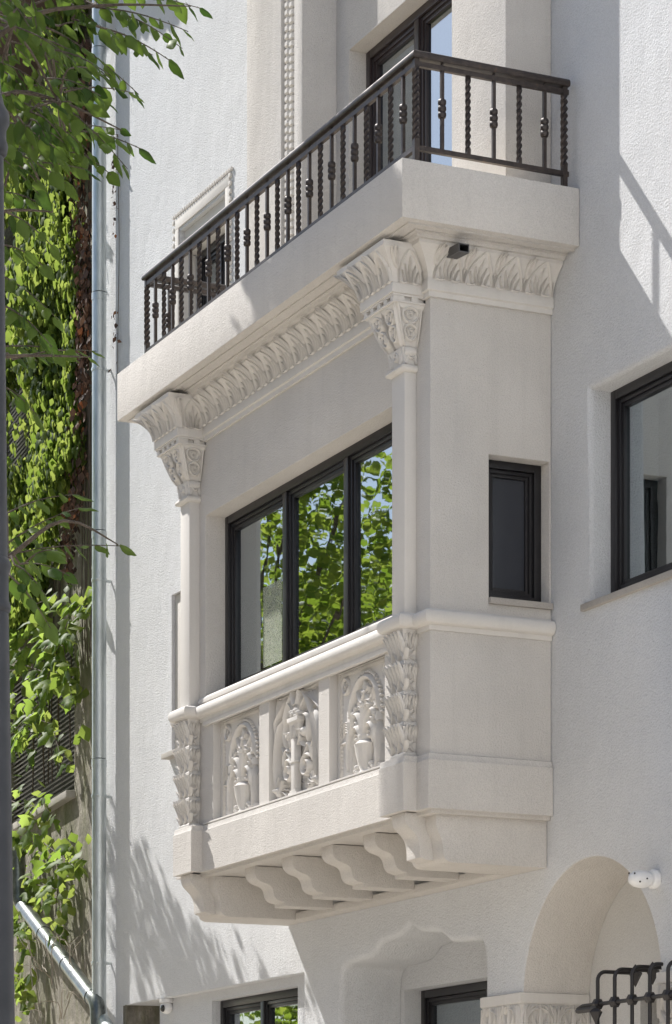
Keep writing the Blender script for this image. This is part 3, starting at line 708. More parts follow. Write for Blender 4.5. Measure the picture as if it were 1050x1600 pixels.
    tag(q.build('small_leaves', SP, p, 50), kind='stuff')
panel(-3.89, 'vase'); panel(-2.763, 'bird'); panel(-1.65, 'vase')
# smooth returns that edge the stucco piers between the panels
for a in (-3.893, -2.766, -1.653, -2.948, -1.835, -.708):
    MB().box(a-.001 if a in (-3.893, -2.766, -1.653) else a-.002, a+.004, .0005, .0735, 4.746, 5.568).build('panel_edge', 'smooth_plaster', house)
MB().box(-4.07, -.53, -.020, .02, 5.548, 5.583).build('panel_fillet', 'smooth_plaster', house, 30, .004)
MB().box(-4.07, -.53, -.016, .073, 4.7445, 4.760).build('panel_ledge', 'smooth_plaster', house, 30, .003)

# --- porch pier imposts with carved capitals
def impost(x0, x1, path):
    MB().sweep([(-.01, 3.075), (.018, 3.075), (.024, 3.085), (.024, 3.150), (.012, 3.156), (-.01, 3.156)], path).build('impost', 'smooth_plaster', house, 30)
    cap = MB().sweep([(-.01, 2.60), (.004, 2.60), (.012, 3.074), (-.01, 3.074)], path).build('porch_capital', 'smooth_plaster', house, 30)
    return cap
def carve(cap, M, W):
    n = max(1, round(W/.27)); p = W/n
    for i in range(n):
        q = MB(); c = p*(i+.5)
        M2 = lambda u, v, h: M(u, v, h)
        q.ribbon(M2, [(c+p*.42*math.cos(a), .30+.145*math.sin(a)) for a in np.linspace(-.6, math.pi+.6, 20)], .011, .022)
        q.leafr(M2, (c, .26), (c, .47), .030, .03)
        for s in (-1, 1):
            q.leafr(M2, (c, .25), (c+s*p*.26, .42), .026, .028, bend=-s*.02); q.leafr(M2, (c, .22), (c+s*p*.36, .30), .024, .026, bend=-s*.02)
            q.leafr(M2, (c+s*p*.46, .25), (c+s*p*.44, .46), .028, .03); q.leafr(M2, (c+s*p*.44, .38), (c+s*p*.30, .47), .02, .026)
            q.ribbon(M2, bez((c+s*p*.1, .46), (c+s*p*.2, .47), (c+s*p*.28, .44), (c+s*p*.3, .38), 8), .009, .02)
            q.ribbon(M2, bez((c+s*p*.5, .22), (c+s*p*.40, .16), (c+s*p*.2, .12), (c, .14), 8), .010, .02); q.leafr(M2, (c+s*p*.2, .02), (c+s*p*.3, .18), .03, .026)
        q.build('carved_leaf', 'smooth_plaster', cap, 50)
cap = impost(0, 0, [(-.436, 1.50), (-.436, FY), (-1.0, FY), (-1.0, 1.50)])
carve(cap, lambda u, v, h: (-1.0+u, FY-.010-h, 2.60+v), .564)
carve(cap, lambda u, v, h: (-.436+.010+h, FY+u, 2.60+v), .54)
cap = impost(0, 0, [(2.4, FY), (1.46, FY), (1.46, 1.50)])
carve(cap, lambda u, v, h: (1.46+u, FY-.010-h, 2.60+v), .94)

# --- rain spout through the side frieze
sp = MB(); a, b_ = Vector((.06, .12, 8.155)), Vector((.34, .085, 8.115))
def sq(c, hw, hh): return [(c[0], c[1]-hw, c[2]-hh), (c[0], c[1]+hw, c[2]-hh), (c[0], c[1]+hw, c[2]+hh), (c[0], c[1]-hw, c[2]+hh)]
sp.loft([sq(a, .04, .03), sq(b_, .04, .03), sq(b_, .033, .023), sq(a+(b_-a)*.2, .033, .023)], True)
sp.build('rain_spout', 'spout_metal', house, 30)

# ---------------------------------------------------------------- balcony railing
IR = 'painted_iron'
rail = thing('balcony_railing', 'brown wrought iron railing with twisted bars along the balcony edge', 'railing', (.3, -.26, 8.632))
PATH = [(.3, .915), (.3, -.26), (-4.70, -.26), (-4.70, .915)]
hp = [(.038*math.cos(R(a)), 9.372+.036*math.sin(R(a))) for a in range(-20, 201, 20)] + [(-.030, 9.352), (.030, 9.352)]
MB().sweep(hp, PATH).build('handrail', IR, rail, 40)
for z0, z1 in ((9.300, 9.333), (8.735, 8.768)):
    MB().sweep([(-.015, z0), (.015, z0), (.015, z1), (-.015, z1)], PATH).build('rail_bar', IR, rail, 30)
def twisted(hw, z0, z1, turns, plain=.04, n=44):
    q = MB(); rings = []
    for i in range(n+1):
        t = i/n; z = z0+(z1-z0)*t; tt = min(max((t-plain)/(1-2*plain), 0), 1); a = tt*turns*math.pi*2
        rings.append([(hw*(1.35 if k % 2 == 0 else .80)*math.cos(a+math.pi/4+k*math.pi/4), hw*(1.35 if k % 2 == 0 else .80)*math.sin(a+math.pi/4+k*math.pi/4), z) for k in range(8)])
    return q.loft(rings)
tw = twisted(.0150, 8.769, 9.299, 2.6).mesh('twisted_baluster', IR, 20)
pl = MB().box(-.0115, .0115, -.0115, .0115, 8.769, 9.299).mesh('plain_baluster', IR, 0)
kn = MB().lathe((0, 0, 0), [(.012, -.024), (.024, -.020), (.030, -.008), (.030, .008), (.024, .020), (.012, .024)], 8).mesh('knuckle', IR, 40)
conn = MB().box(-.01, .01, -.006, .006, 9.334, 9.351).mesh('fixing_lug', IR, 0)
post = twisted(.0195, 8.80, 9.300, 2.5, .02, 56)
post.box(-.018, .018, -.018, .018, 8.634, 8.80).box(-.018, .018, -.018, .018, 9.3005, 9.352)
pm = post.mesh('corner_post', IR, 20)
for p in ((.3, -.26), (-4.70, -.26), (.3, .885), (-4.70, .885)): link('corner_post', pm, rail, (p[0], p[1], 0))
def bal(x, y, k):
    if k % 2:
        b = link('twisted_baluster', tw, rail, (x, y, 0))
    else:
        b = link('plain_baluster', pl, rail, (x, y, 0))
        for dz in (-.042, 0, .042): link('knuckle', kn, b, (x, y, 9.045+dz))
        link('fixing_lug', conn, rail, (x, y, 0))
for i in range(1, 26): bal(.3-i*5.0/26, -.26, i+1)
for i in range(1, 6): bal(.3, -.26+i*1.188/6, i+1); bal(-4.70, -.26+i*1.188/6, i+1)

# ---------------------------------------------------------------- grille in the arch
gr = thing('window_grille', 'black forged grille with spikes standing in the round arch', 'grille', (1.4, .85, 0))
BK = 'black_iron'
gx = [.80+.224*i for i in range(7)]
for x in gx:
    p = [(x, .86, .5), (x, .86, 3.145)] + [(x, .86+.06*(1-math.cos(R(a))), 3.145+.06*math.sin(R(a))) for a in range(15, 91, 15)] + [(x, 1.14, 3.205)]
    bar = MB().tube(p, .0135, 8).build('grille_bar', BK, gr, 40)
    s = MB(); c = (x, 1.155, 3.205)
    s.lathe((c[0], c[1], c[2]), [(.002, -.095), (.055, .0), (.034, .022), (.002, .06)], 4); s.build('spike', BK, bar, 0)
    for z in (2.985, 2.60, 2.1, 1.5, .9):
        k_ = MB().lathe((x, .86, z), [(.024, -.036), (.040, -.018), (.040, .018), (.024, .036)], 6, 'x').build('node', BK, bar, 0)
for z in (2.985, 2.60, 2.1, 1.5, .9):
    MB().tube([(.52, .86, z-.012), (.6, .86, z), (2.5, .86, z)], [.006, .014, .014], 8).build('grille_rail', BK, gr, 40)
q = MB(); q.lathe((.83, .83, 2.93), [(.002, -.09), (.05, .0), (.03, .02), (.002, .03)], 4); q.tube([(.55, .85, 2.955), (.84, .84, 2.955)], .02, 8); q.build('spike', BK, gr, 30)

# ---------------------------------------------------------------- security cameras
t = thing('security_camera', 'white dome camera on the wall at the right of the round arch', 'camera', (1.40, FY, 3.77), group='white security cameras')
MB().lathe((1.40, FY-.001, 3.768), [(.062, 0), (.066, -.03), (.058, -.045)], 18, 'y').build('mount', 'camera_plastic', t, 40)
MB().lathe((1.382, .84, 3.765), [(.01, -.082), (.034, -.072), (.053, -.04), (.058, .0), (.056, .045), (.045, .07), (.02, .075)], 18, 'y').build('housing', 'camera_plastic', t, 40)
q = MB()
for dx, dz, dy in ((.03, .03, -.06), (-.02, .035, -.07), (.045, -.02, -.03), (.05, .0, .02)): q.ball((1.382+dx*1.1, .84+dy, 3.765+dz*1.1), .0065, 8, 5)
q.build('lens', 'black_plastic', t, 40)
t = thing('security_camera', 'small white dome camera under the lintel beside the drainpipe', 'camera', (-7.45, 1.0, 3.57), group='white security cameras')
MB().lathe((-7.45, 1.0, 3.582), [(.066, 0), (.066, -.035), (.05, -.04)], 18).build('mount', 'camera_plastic', t, 40)
MB().ball((-7.45, 1.0, 3.50), (.062, .062, .06), 18, 10).build('housing', 'camera_plastic', t, 60)
MB().lathe((-7.415, .955, 3.49), [(.034, .0), (.03, -.02), (.004, -.026)], 14, 'y').build('lens', 'black_plastic', t, 40)

# ---------------------------------------------------------------- downpipes
dp = thing('downpipe', 'tall zinc downpipe running down the left edge of the white villa', 'drainpipe', (-8.85, .82, 0))
DX, DYp = -8.815, .83
for z0, z1 in ((3.72, 6.02), (6.03, 8.26), (8.27, 10.6), (10.61, 13.0), (13.01, 15.2)):
    q = MB().tube([(DX, DYp, z0), (DX, DYp, z1-.06)], .070, 20); q.tube([(DX, DYp, z1-.07), (DX, DYp, z1)], .074, 20); q.build('pipe_section', 'zinc', dp, 40)
el = [(DX, DYp, 3.72)] + [(DX+.22*(1-math.cos(R(a))), DYp, 3.64-.22*math.sin(R(a))) for a in range(0, 66, 11)] + [(DX+.55, DYp, 3.18), (DX+1.1, DYp, 2.84)]
MB().tube(el, .070, 20).build('pipe_elbow', 'zinc', dp, 40)
for z in (4.02, 5.66, 7.78, 9.85, 12.2):
    q = MB().lathe((DX, DYp, z), [(.076, -.016), (.078, 0), (.076, .016)], 20); q.box(DX-.01, DX+.01, DYp+.07, FY, z-.012, z+.012); q.tube([(DX-.1, DYp-.02, z), (DX+.1, DYp-.05, z)], .008, 6)
    q.build('pipe_clamp', 'zinc', dp, 40)

# ---------------------------------------------------------------- unseen pale block added behind the camera to bounce sun onto the bay
ob = thing('bounce_block', 'added unseen pale block bouncing sunlight onto the side of the bay', 'apartment block', (21, -4, 0))
o = MB().box(21, 33, -26, 22, 0, 22).build('wall', 'bounce_render', ob)
for f in range(6):
    for k in range(10):
        y = -22+k*4.2; q = MB().box(20.93, 21.0-.002, y, y+1.5, 1.4+f*3.5, 3.2+f*3.5); q.build('window', 'window_frame', ob)
MB().box(20.5, 33.5, -26.5, 22.5, 22.003, 22.5).build('roof', 'roof_tile', ob)

tr = thing('sky_blocking_terrace', 'added unseen grey terrace that cuts the sky light on the house front', 'terrace', (-6, -19, 0))  # unseen row added to hide low sky and deepen the front's shade
MB().box(-30, 17, -30, -19, 0, 13).build('wall', 'porch_plaster', tr)
for f in range(3):
    for k in range(14): MB().box(-29+k*3.25, -27.7+k*3.25, -18.998, -18.93, 1.2+f*4, 3.2+f*4).build('window', 'window_frame', tr)
MB().box(-30.4, 17.4, -30.4, -18.6, 13.003, 13.5).build('roof', 'roof_tile', tr)

# ---------------------------------------------------------------- neighbouring house (its front is turned a little)
nb = thing('neighbour_house', 'old rough plastered house with grey wooden blinds overgrown with ivy', 'house', (-9.3, 1.06, 0), R(-6.6))
NM = wmat(nb)
def nlink(mb, name, mat, smooth=35, bevel=0, parent=None):
    return link(name, mb.mesh(name, mat, smooth, bevel), parent or nb, local=True)
nw = MB().box(-14, .9, 0, .5, 0, 14.2)
o = nlink(nw, 'rough_wall', 'old_roughcast')
cut(o, [MB().box(-4.9, -1.30, -.3, .28, 5.98, 7.75), MB().box(-5.2, -2.2, -.3, .28, 9.6, 11.4), MB().box(-4.9, -1.7, -.3, .28, 12.6, 14.0)])
nlink(MB().box(-14, .9, .503, 6, 0, 14.2), 'house_body', 'old_roughcast')
for (x0, x1, z0, z1) in ((-4.88, -1.32, 6.0, 7.72), (-5.18, -2.22, 9.62, 11.38), (-4.88, -1.72, 12.62, 13.98)):
    b = nlink(MB().box(x0, x1, .2, .23, z0, z1), 'blind', 'blind_slat')
    sl = MB().prism([(.10, -.012), (.112, -.022), (.16, .012), (.150, .022)], 'x', x0, x1).mesh('slat', 'blind_slat', 0)
    for i in range(int((z1-z0)/.052)): link('slat', sl, b, (0, 0, z0+.03+i*.052), local=True)
nlink(MB().box(-4.95, -1.26, -.10, .2, 5.90, 5.976), 'sill', 'stone_sill', 30, .01)
nlink(MB().box(-14, .95, -.55, 6.2, 14.22, 14.42), 'eave', 'roof_tile')
for i in range(40): nlink(MB().lathe((-6+i*.17, -.62, 14.45), [(.075, -.02), (.085, .3)], 8, 'y'), 'eave_tile', 'roof_tile')
# drainpipe crossing the neighbour's wall
d2 = thing('drainpipe', 'shiny zinc drainpipe slanting across the mossy neighbouring wall', 'drainpipe', NM @ Vector((-.5, -.25, 3.7)))
P0, P1 = NM @ Vector((-2.86, -.22, 4.93)), NM @ Vector((.42, -.22, 3.69))
for k in range(3):
    a, b = P0.lerp(P1, k/3+.003), P0.lerp(P1, (k+1)/3)
    q = MB().tube([a, b], .080, 18); q.tube([b-(b-a)*.06, b], .087, 18); q.build('pipe_section', 'old_zinc', d2, 40)
MB().tube([P0, P0+Vector((-.05, -.03, .08)), P0+Vector((-.06, -.03, .6))], .080, 16).build('pipe_elbow', 'old_zinc', d2, 40)
MB().tube([P1, P1+Vector((.10, .0, -.04)), P1+Vector((.16, .0, -.12)), P1+Vector((.17, 0, -.3))], .080, 16).build('pipe_elbow', 'old_zinc', d2, 40)

# ---------------------------------------------------------------- street lamp
LX, LY = 8.685, -5.985
sl = thing('street_lamp', 'dark painted cast iron lamp post at the left edge of the picture', 'street lamp', (LX, LY, .12))
prof = [(.16, .12), (.16, .25), (.12, .32), (.10, .6), (.092, 1.4), (.083, 2.2), (.064, 3.50)]
MB().lathe((LX, LY, 0), prof, 24).build('lower_post', 'lamp_paint', sl, 40)
MB().lathe((LX, LY, 0), [(.062, 3.50), (.070, 3.51), (.071, 3.525), (.064, 3.54), (.064, 3.63), (.071, 3.645), (.071, 3.66), (.062, 3.675)], 24).build('collar', 'lamp_paint', sl, 40)
MB().lathe((LX, LY, 0), [(.0605, 3.676), (.055, 4.2), (.047, 4.955)], 24).build('upper_post', 'lamp_paint', sl, 40)
MB().lathe((LX, LY, 0), [(.049, 4.956), (.058, 4.965), (.062, 4.99), (.056, 5.01), (.056, 5.04), (.066, 5.06), (.066, 5.09), (.05, 5.12), (.04, 5.16), (.03, 5.3), (.03, 6.3)], 24).build('post_cap', 'lamp_paint', sl, 40)
MB().lathe((LX, LY, 0), [(.03, 6.301), (.2, 6.36), (.26, 6.9), (.3, 6.93), (.12, 7.15), (.02, 7.3)], 12).build('lantern', 'lamp_paint', sl, 40)

# ---------------------------------------------------------------- leaves
def leaf_mesh(name, mat, L, W, lobes=False, seed=0):
    """one modelled leaf: base at the origin, blade along +x, toothed edge, folded and drooping"""
    q = MB(); n = 6; rows = []
    for i in range(n+1):
        t = i/n
        if lobes: w = W*(.25+.75*abs(math.sin(t*math.pi*2.1+.5)))*(1-t)**.55*1.1 if t < 1 else 0
        else: w = W*(math.sin(math.pi*t**.8)**.85)*(1 if i % 2 else .93)
        if i == 0: w = W*(.35 if lobes else .06)
        if i == n: w = .0006
        z = -.22*L*t*t+.02*L*math.sin(9*t+seed)
        rows.append([(L*t-w*.15, w, z-abs(w)*.22), (L*t, w*.5, z+.0-w*.02), (L*t, 0, z-.0), (L*t, -w*.5, z-w*.02), (L*t-w*.15, -w, z-abs(w)*.30)])
    q.loft(rows, False, False)
    if not lobes: q.tube([(-L*.18, 0, .012*L), (0, 0, 0)], L*.012, 4, False)
    me = bpy.data.meshes.new(name); me.from_pydata(q.v, [], q.f); me.materials.append(MATS[mat]); me.shade_smooth(); return me
def rot_leaf(dirv, upv=(0, 0, 1), roll=0.0):
    x = Vector(dirv).normalized(); u = Vector(upv); y = u.cross(x)
    if y.length < 1e-3: y = Vector((0, 1, 0)).cross(x)
    y.normalize(); z = x.cross(y); return Matrix((x, y, z)).transposed() @ Matrix.Rotation(roll, 3, 'X')
def cloud(name, mat, pos, dirs, nrm, L, W, parent, kind='stuff'):
    """many leaves as one mesh: a folded pointed blade of four triangles each"""
    N = len(pos); d = dirs/np.linalg.norm(dirs, axis=1, keepdims=True)
    s = np.cross(nrm, d); s /= np.maximum(np.linalg.norm(s, axis=1, keepdims=True), 1e-6); up = np.cross(d, s)
    L = L[:, None]; W = W[:, None]
    V = np.stack([pos, pos+d*L*.38+s*W-up*W*.25, pos+d*L*.45+up*W*.10, pos+d*L*.38-s*W-up*W*.25, pos+d*L-up*L*.15,
                  pos+d*L*.72+s*W*.62-up*W*.3, pos+d*L*.72-s*W*.62-up*W*.3], 1).reshape(-1, 3)
    F = np.array([[0, 2, 1], [0, 3, 2], [1, 2, 5], [2, 4, 5], [2, 3, 6], [2, 6, 4]])
    F = (F[None]+np.arange(N)[:, None, None]*7).reshape(-1, 3)
    me = bpy.data.meshes.new(name); me.vertices.add(len(V)); me.vertices.foreach_set('co', V.astype(np.float32).ravel())
    me.loops.add(F.size); me.loops.foreach_set('vertex_index', F.astype(np.int32).ravel())
    me.polygons.add(len(F)); me.polygons.foreach_set('loop_start', np.arange(0, F.size, 3, dtype=np.int32))
    me.materials.append(MATS[mat]); me.update(calc_edges=True); me.validate()
    return tag(link(name, me, parent), kind=kind)

def shadow_xy(p):      # where a point's shadow lands on the plane of the bay front
    return p[:, 0]-2.564*p[:, 1], p[:, 2]+3.0*p[:, 1]
def sunny(p):
    """True where a leaf may hang without shading the sunlit parts of the front"""
    X, Z = shadow_xy(p)
    line = np.maximum(8.5-.78*(X+10.95), 7.2-.35*(X+9.15))
    lit = ((X > -12.2) & (X < -4.9) & (Z > line)) | ((X >= -4.9) & (X < -.15) & (Z > 4.3) & (Z < 5.80)) | ((X >= -4.9) & (X < -1.3) & (Z > 4.3)) | ((X >= -1.3) & (X < -.35) & (Z > 4.3) & (np.sin(X*13+Z*5) > -.1)) \
        | ((X >= -1.75) & (X < -.7) & (Z > 8.1)) | (((X-.29)/.17)**2+((Z-7.23)/.15)**2 < 1) | (((X-.46)/.15)**2+((Z-7.02)/.13)**2 < 1) | (((X-.79)/.13)**2+((Z-7.07)/.14)**2 < 1) | ((X >= -.9) & (X < 3.0) & (Z > 8.6))
    lit = lit | ((X < -12.2) & (Z > 11.0) & (np.sin(X*3.1+Z*1.7)+np.sin(Z*4.3-X*2.1) > -.9))
    return ~lit

NEAR_TWIGS= [((6.42, -4.87, 6.59), (6.46, -4.33, 6.58)), ((7.04, -5.02, 6.24), (7.25, -4.72, 6.12)), ((6.59, -4.77, 6.44), (6.89, -4.6, 6.21)), ((7.89, -5.33, 5.79), (7.98, -5.07, 5.67)), ((6.99, -5.1, 6.2), (7.26, -4.87, 6.0)), ((6.94, -5.14, 6.16), (6.93, -4.8, 5.98)), ((7.35, -5.36, 5.95), (7.48, -5.13, 5.79)), ((7.56, -5.53, 5.88), (7.74, -5.35, 5.71)), ((6.26, -5.15, 6.5), (6.39, -4.97, 6.37)), ((6.28, -5.16, 6.3), (6.2, -4.93, 6.37)), ((6.91, -5.36, 5.99), (7.06, -5.26, 5.8)), ((6.29, -5.05, 6.21), (6.37, -4.88, 6.13)), ((7.31, -5.27, 5.74), (7.49, -5.06, 5.46)), ((6.31, -5.0, 6.03), (6.46, -4.68, 6.02)), ((7.44, -5.54, 5.55), (7.54, -5.35, 5.45)), ((7.72, -5.63, 5.37), (7.78, -5.39, 5.25)), ((7.19, -5.41, 5.52), (7.39, -5.17, 5.47)), ((6.59, -5.26, 5.64), (6.55, -5.03, 5.61)), ((7.92, -5.67, 5.07), (7.98, -5.51, 4.94)), ((7.46, -5.54, 5.12), (7.37, -5.34, 5.09)), ((6.59, -5.26, 5.31), (6.78, -5.08, 5.1)), ((7.48, -5.53, 4.89), (7.68, -5.42, 4.7)), ((6.23, -5.14, 5.14), (6.47, -4.83, 5.07)), ((6.91, -5.31, 4.88), (7.05, -5.02, 4.91)), ((6.82, -5.33, 4.8), (6.85, -5.19, 4.69)), ((6.67, -5.26, 4.18), (7.01, -4.89, 4.18)), ((6.64, -5.25, 4.23), (6.84, -5.0, 4.36)), ((7.05, -5.33, 4.06), (7.19, -5.18, 4.0)), ((7.44, -5.5, 3.92), (7.49, -5.36, 3.73)), ((7.16, -5.39, 4.03), (7.26, -5.3, 3.9)), ((6.66, -5.25, 4.35), (6.75, -4.99, 4.43)), ((7.91, -5.6, 3.86), (8.05, -5.53, 3.88)), ((7.2, -5.34, 5.73), (7.14, -5.07, 5.63)), ((6.48, -5.04, 5.9), (6.48, -5.0, 5.83)), ((8.0, -5.49, 5.49), (8.0, -5.23, 5.53)), ((7.22, -5.41, 6.07), (7.26, -5.25, 5.99)), ((6.65, -5.43, 6.31), (6.65, -5.32, 6.16)), ((7.18, -5.27, 6.17), (7.12, -5.0, 6.24)), ((7.32, -5.38, 6.12), (7.37, -5.37, 5.95)), ((6.44, -5.27, 6.42), (6.68, -5.04, 6.2)), ((7.41, -5.55, 5.47), (7.36, -5.36, 5.4)), ((7.8, -5.71, 5.33), (7.75, -5.49, 5.21)), ((6.84, -5.1, 6.23), (6.92, -4.99, 6.21)), ((7.41, -5.61, 6.09), (7.34, -5.48, 6.04)), ((6.3, -5.32, 6.1), (6.49, -5.25, 6.0)), ((7.19, -5.26, 5.94), (7.22, -5.15, 5.87)), ((7.14, -5.29, 6.26), (7.32, -5.06, 6.25)), ((7.74, -5.47, 5.45), (7.72, -5.43, 5.33)), ((6.54, -5.23, 6.11), (6.72, -5.26, 6.05)), ((7.51, -5.63, 5.43), (7.42, -5.52, 5.35)), ((6.68, -5.03, 5.82), (6.67, -4.89, 5.79)), ((7.92, -5.63, 5.41), (7.86, -5.55, 5.32)), ((6.33, -4.97, 6.01), (6.16, -4.86, 5.9)), ((6.68, -5.4, 6.21), (6.93, -5.29, 5.96)), ((6.48, -5.23, 5.86), (6.67, -5.1, 5.78)), ((6.82, -5.35, 6.29), (6.67, -5.24, 6.36)), ((6.77, -5.17, 5.72), (6.94, -5.14, 5.68)), ((7.54, -5.31, 5.77), (7.44, -5.13, 5.81)), ((7.72, -5.53, 5.46), (7.73, -5.39, 5.42)), ((7.17, -5.57, 5.58), (7.32, -5.58, 5.45)), ((6.95, -5.16, 6.3), (7.22, -5.02, 6.05)), ((7.79, -5.54, 5.46), (7.86, -5.51, 5.38)), ((7.78, -5.73, 5.4), (7.99, -5.69, 5.27)), ((7.06, -5.13, 5.74), (7.09, -4.84, 5.7)), ((6.45, -5.15, 6.04), (6.66, -5.05, 5.95)), ((7.2, -5.44, 6.15), (7.32, -5.35, 5.94)), ((7.01, -5.13, 5.92), (7.08, -4.98, 5.87)), ((6.27, -5.27, 6.44), (6.42, -5.07, 6.25)), ((7.84, -5.67, 5.42), (7.85, -5.45, 5.34)), ((7.73, -5.5, 5.51), (7.73, -5.38, 5.41)), ((7.05, -5.44, 5.96), (6.99, -5.18, 5.9)), ((6.97, -5.41, 5.65), (7.01, -5.21, 5.58)), ((7.42, -5.67, 5.74), (7.44, -5.58, 5.63)), ((7.52, -5.52, 5.54), (7.5, -5.31, 5.44)), ((7.04, -5.41, 5.85), (7.28, -5.26, 5.65)), ((7.53, -5.57, 5.51), (7.68, -5.37, 5.38)), ((6.78, -5.04, 5.77), (6.97, -4.93, 5.63)), ((6.67, -5.37, 5.84), (6.73, -5.09, 5.79)), ((7.84, -5.53, 5.49), (7.87, -5.33, 5.51)), ((7.85, -5.5, 5.59), (8.07, -5.38, 5.47)), ((6.96, -5.26, 5.81), (7.14, -5.12, 5.64)), ((6.36, -5.33, 6.48), (6.44, -5.19, 6.36)), ((7.36, -5.57, 5.68), (7.32, -5.36, 5.74)), ((7.9, -5.64, 5.78), (7.84, -5.57, 5.82)), ((7.84, -5.68, 5.83), (8.0, -5.66, 5.79)), ((6.32, -5.12, 6.36), (6.33, -4.91, 6.29)), ((7.53, -5.61, 5.46), (7.69, -5.63, 5.35)), ((6.25, -5.18, 6.36), (6.21, -5.1, 6.22)), ((6.53, -5.23, 6.53), (6.75, -5.09, 6.47)), ((6.89, -5.27, 6.15), (7.03, -5.13, 5.95)), ((7.61, -5.4, 5.8), (7.77, -5.22, 5.67)), ((6.88, -5.35, 6.29), (7.02, -5.2, 6.17))]
NEAR_LIMBS= [[(6.71, -6.19, 4.97), (6.92, -5.75, 5.7), (7.09, -5.37, 6.09), (7.23, -5.09, 6.16), (7.38, -4.76, 6.16)], [(6.71, -6.19, 4.73), (6.92, -5.75, 5.58), (7.07, -5.42, 5.82), (7.17, -5.22, 5.8), (7.27, -5.0, 5.69)], [(6.71, -6.19, 3.27), (6.97, -5.64, 3.88), (7.08, -5.39, 4.07), (7.18, -5.2, 4.21), (7.26, -5.01, 4.12)], [(6.71, -6.19, 4.0), (6.95, -5.68, 4.73), (7.07, -5.42, 4.83), (7.22, -5.11, 4.83)], [(6.71, -6.19, 4.49), (6.97, -5.64, 5.26), (7.07, -5.42, 5.38), (7.16, -5.24, 5.38)]]

# ---------------------------------------------------------------- street trees between the lane and the house (seen in the panes, and by their shade)
def blob(c, r, n, hollow=.25):
    d = RNG.normal(size=(n, 3)); d /= np.linalg.norm(d, axis=1, keepdims=True)
    k = (hollow+(1-hollow)*RNG.random(n))**.5
    return np.array(c)+d*np.array(r)*k[:, None]
def branchy(root, base, tips, r0):
    q = MB()
    for t in tips:
        b = Vector(base); t = Vector(t); m = b.lerp(t, .5)+Vector((0, 0, .25)); q.tube([b, m, t], [r0, r0*.6, r0*.2], 6)
    return tag(q.build('branch', 'bark', root, 60), kind='stuff')
def street_tree(label, x, y, h, r0, clumps, leafL, group='street trees in front of the house', dense=1.0):
    t = thing('street_tree', label, 'tree', (x, y, .12), group=group)
    top = Vector((x+.1, y, h*.72))
    MB().tube([(x, y, .12), (x+.05, y+.03, h*.25), (x-.05, y, h*.5), top], [r0*1.25, r0, r0*.75, r0*.4], 12).build('trunk', 'bark', t, 60)
    MB_b = branchy(t, (x-.02, y, h*.45), [c for c, r, n in clumps], r0*.42)
    pts = []
    for c, r, n in clumps:
        sub = max(3, n//60)
        cen = blob(c, r, sub, .1)
        for q in cen: pts.append(q+RNG.normal(size=(60, 3))*np.array([.22, .22, .16]))
    p = np.concatenate(pts); p = p[sunny(p)]
    N = len(p); d = RNG.normal(size=(N, 3)); d[:, 2] = -.35-.5*RNG.random(N); nr = RNG.normal(size=(N, 3))*.55+np.array([0, 0, 1.0])
    L = leafL*(.7+.6*RNG.random(N)); cloud('foliage', 'tree_leaf', p, d, nr, L, L*.36, t)
    return t
street_tree('leafy street tree by the kerb beside the neighbouring house', -11.3, -2.9, 12.5, .13,
    [((-9.9, -3.6, 7.5), (1.0, .8, .7), 1300), ((-10.6, -3.0, 9.2), (1.2, .9, .8), 420), ((-9.4, -3.3, 9.0), (1.3, .9, .9), 620), ((-10.2, -3.3, 10.6), (1.3, 1.0, .8), 700), ((-9.6, -3.8, 6.4), (1.0, .9, .7), 1000), ((-8.8, -3.2, 8.1), (.8, .6, .6), 420), ((-11.8, -2.2, 9.6), (1.2, .7, 1.4), 900), ((-11.4, -.75, 9.2), (1.2, .35, 1.2), 640), ((-10.8, -.75, 8.2), (1.0, .35, .8), 240), ((-10.0, -.72, 7.7), (.8, .3, .7), 400), ((-9.1, -.66, 7.6), (.4, .3, .5), 160), ((-8.7, -.66, 8.1), (.35, .2, .35), 200)], .115)
street_tree('tall street tree standing before the carved bay', -7.2, -3.0, 14.5, .17,
    [((-5.0, -1.95, 12.85), (1.3, .5, .55), 6000), ((-4.3, -1.95, 12.75), (.9, .4, .5), 3000), ((-6.2, -2.3, 13.2), (1.0, .8, .7), 1200), ((-4.6, -1.75, 12.5), (.9, .4, .5), 1500), ((-7.2, -3.0, 14.2), (1.2, 1.0, .9), 900)], .11)
street_tree('dense street tree farther along the kerb', -16.5, -6.4, 12.0, .2,
    [((-16.8, -4.7, 4.4), (1.6, .9, 1.0), 1500), ((-19.5, -5.9, 4.8), (1.6, 1.2, 1.2), 1500), ((-16.3, -6.3, 8.0), (1.9, 1.6, 1.5), 2600), ((-15.2, -5.6, 6.6), (1.5, 1.3, 1.2), 1800), ((-17.3, -7.0, 10.0), (1.8, 1.5, 1.1), 1300), ((-15.8, -6.8, 9.6), (1.2, 1.1, .8), 600)], .13)
street_tree('dense street tree at the far end of the lane', -21.5, -8.2, 13.0, .22,
    [((-21, -8.2, 9.0), (2.4, 2, 1.9), 4200), ((-19, -7.4, 6.0), (2.2, 1.7, 1.3), 2400), ((-23, -9.5, 11), (2.4, 2, 1.6), 1600), ((-20, -7.0, 7.5), (2, 1.7, 1.3), 1800)], .14)
street_tree('street tree on the square behind the lamp post', -14.0, -9.5, 11.0, .2,
    [((-14, -9.5, 8), (2.2, 2.0, 1.8), 2200), ((-12.6, -9.0, 6.6), (1.6, 1.5, 1.1), 1200)], .13)

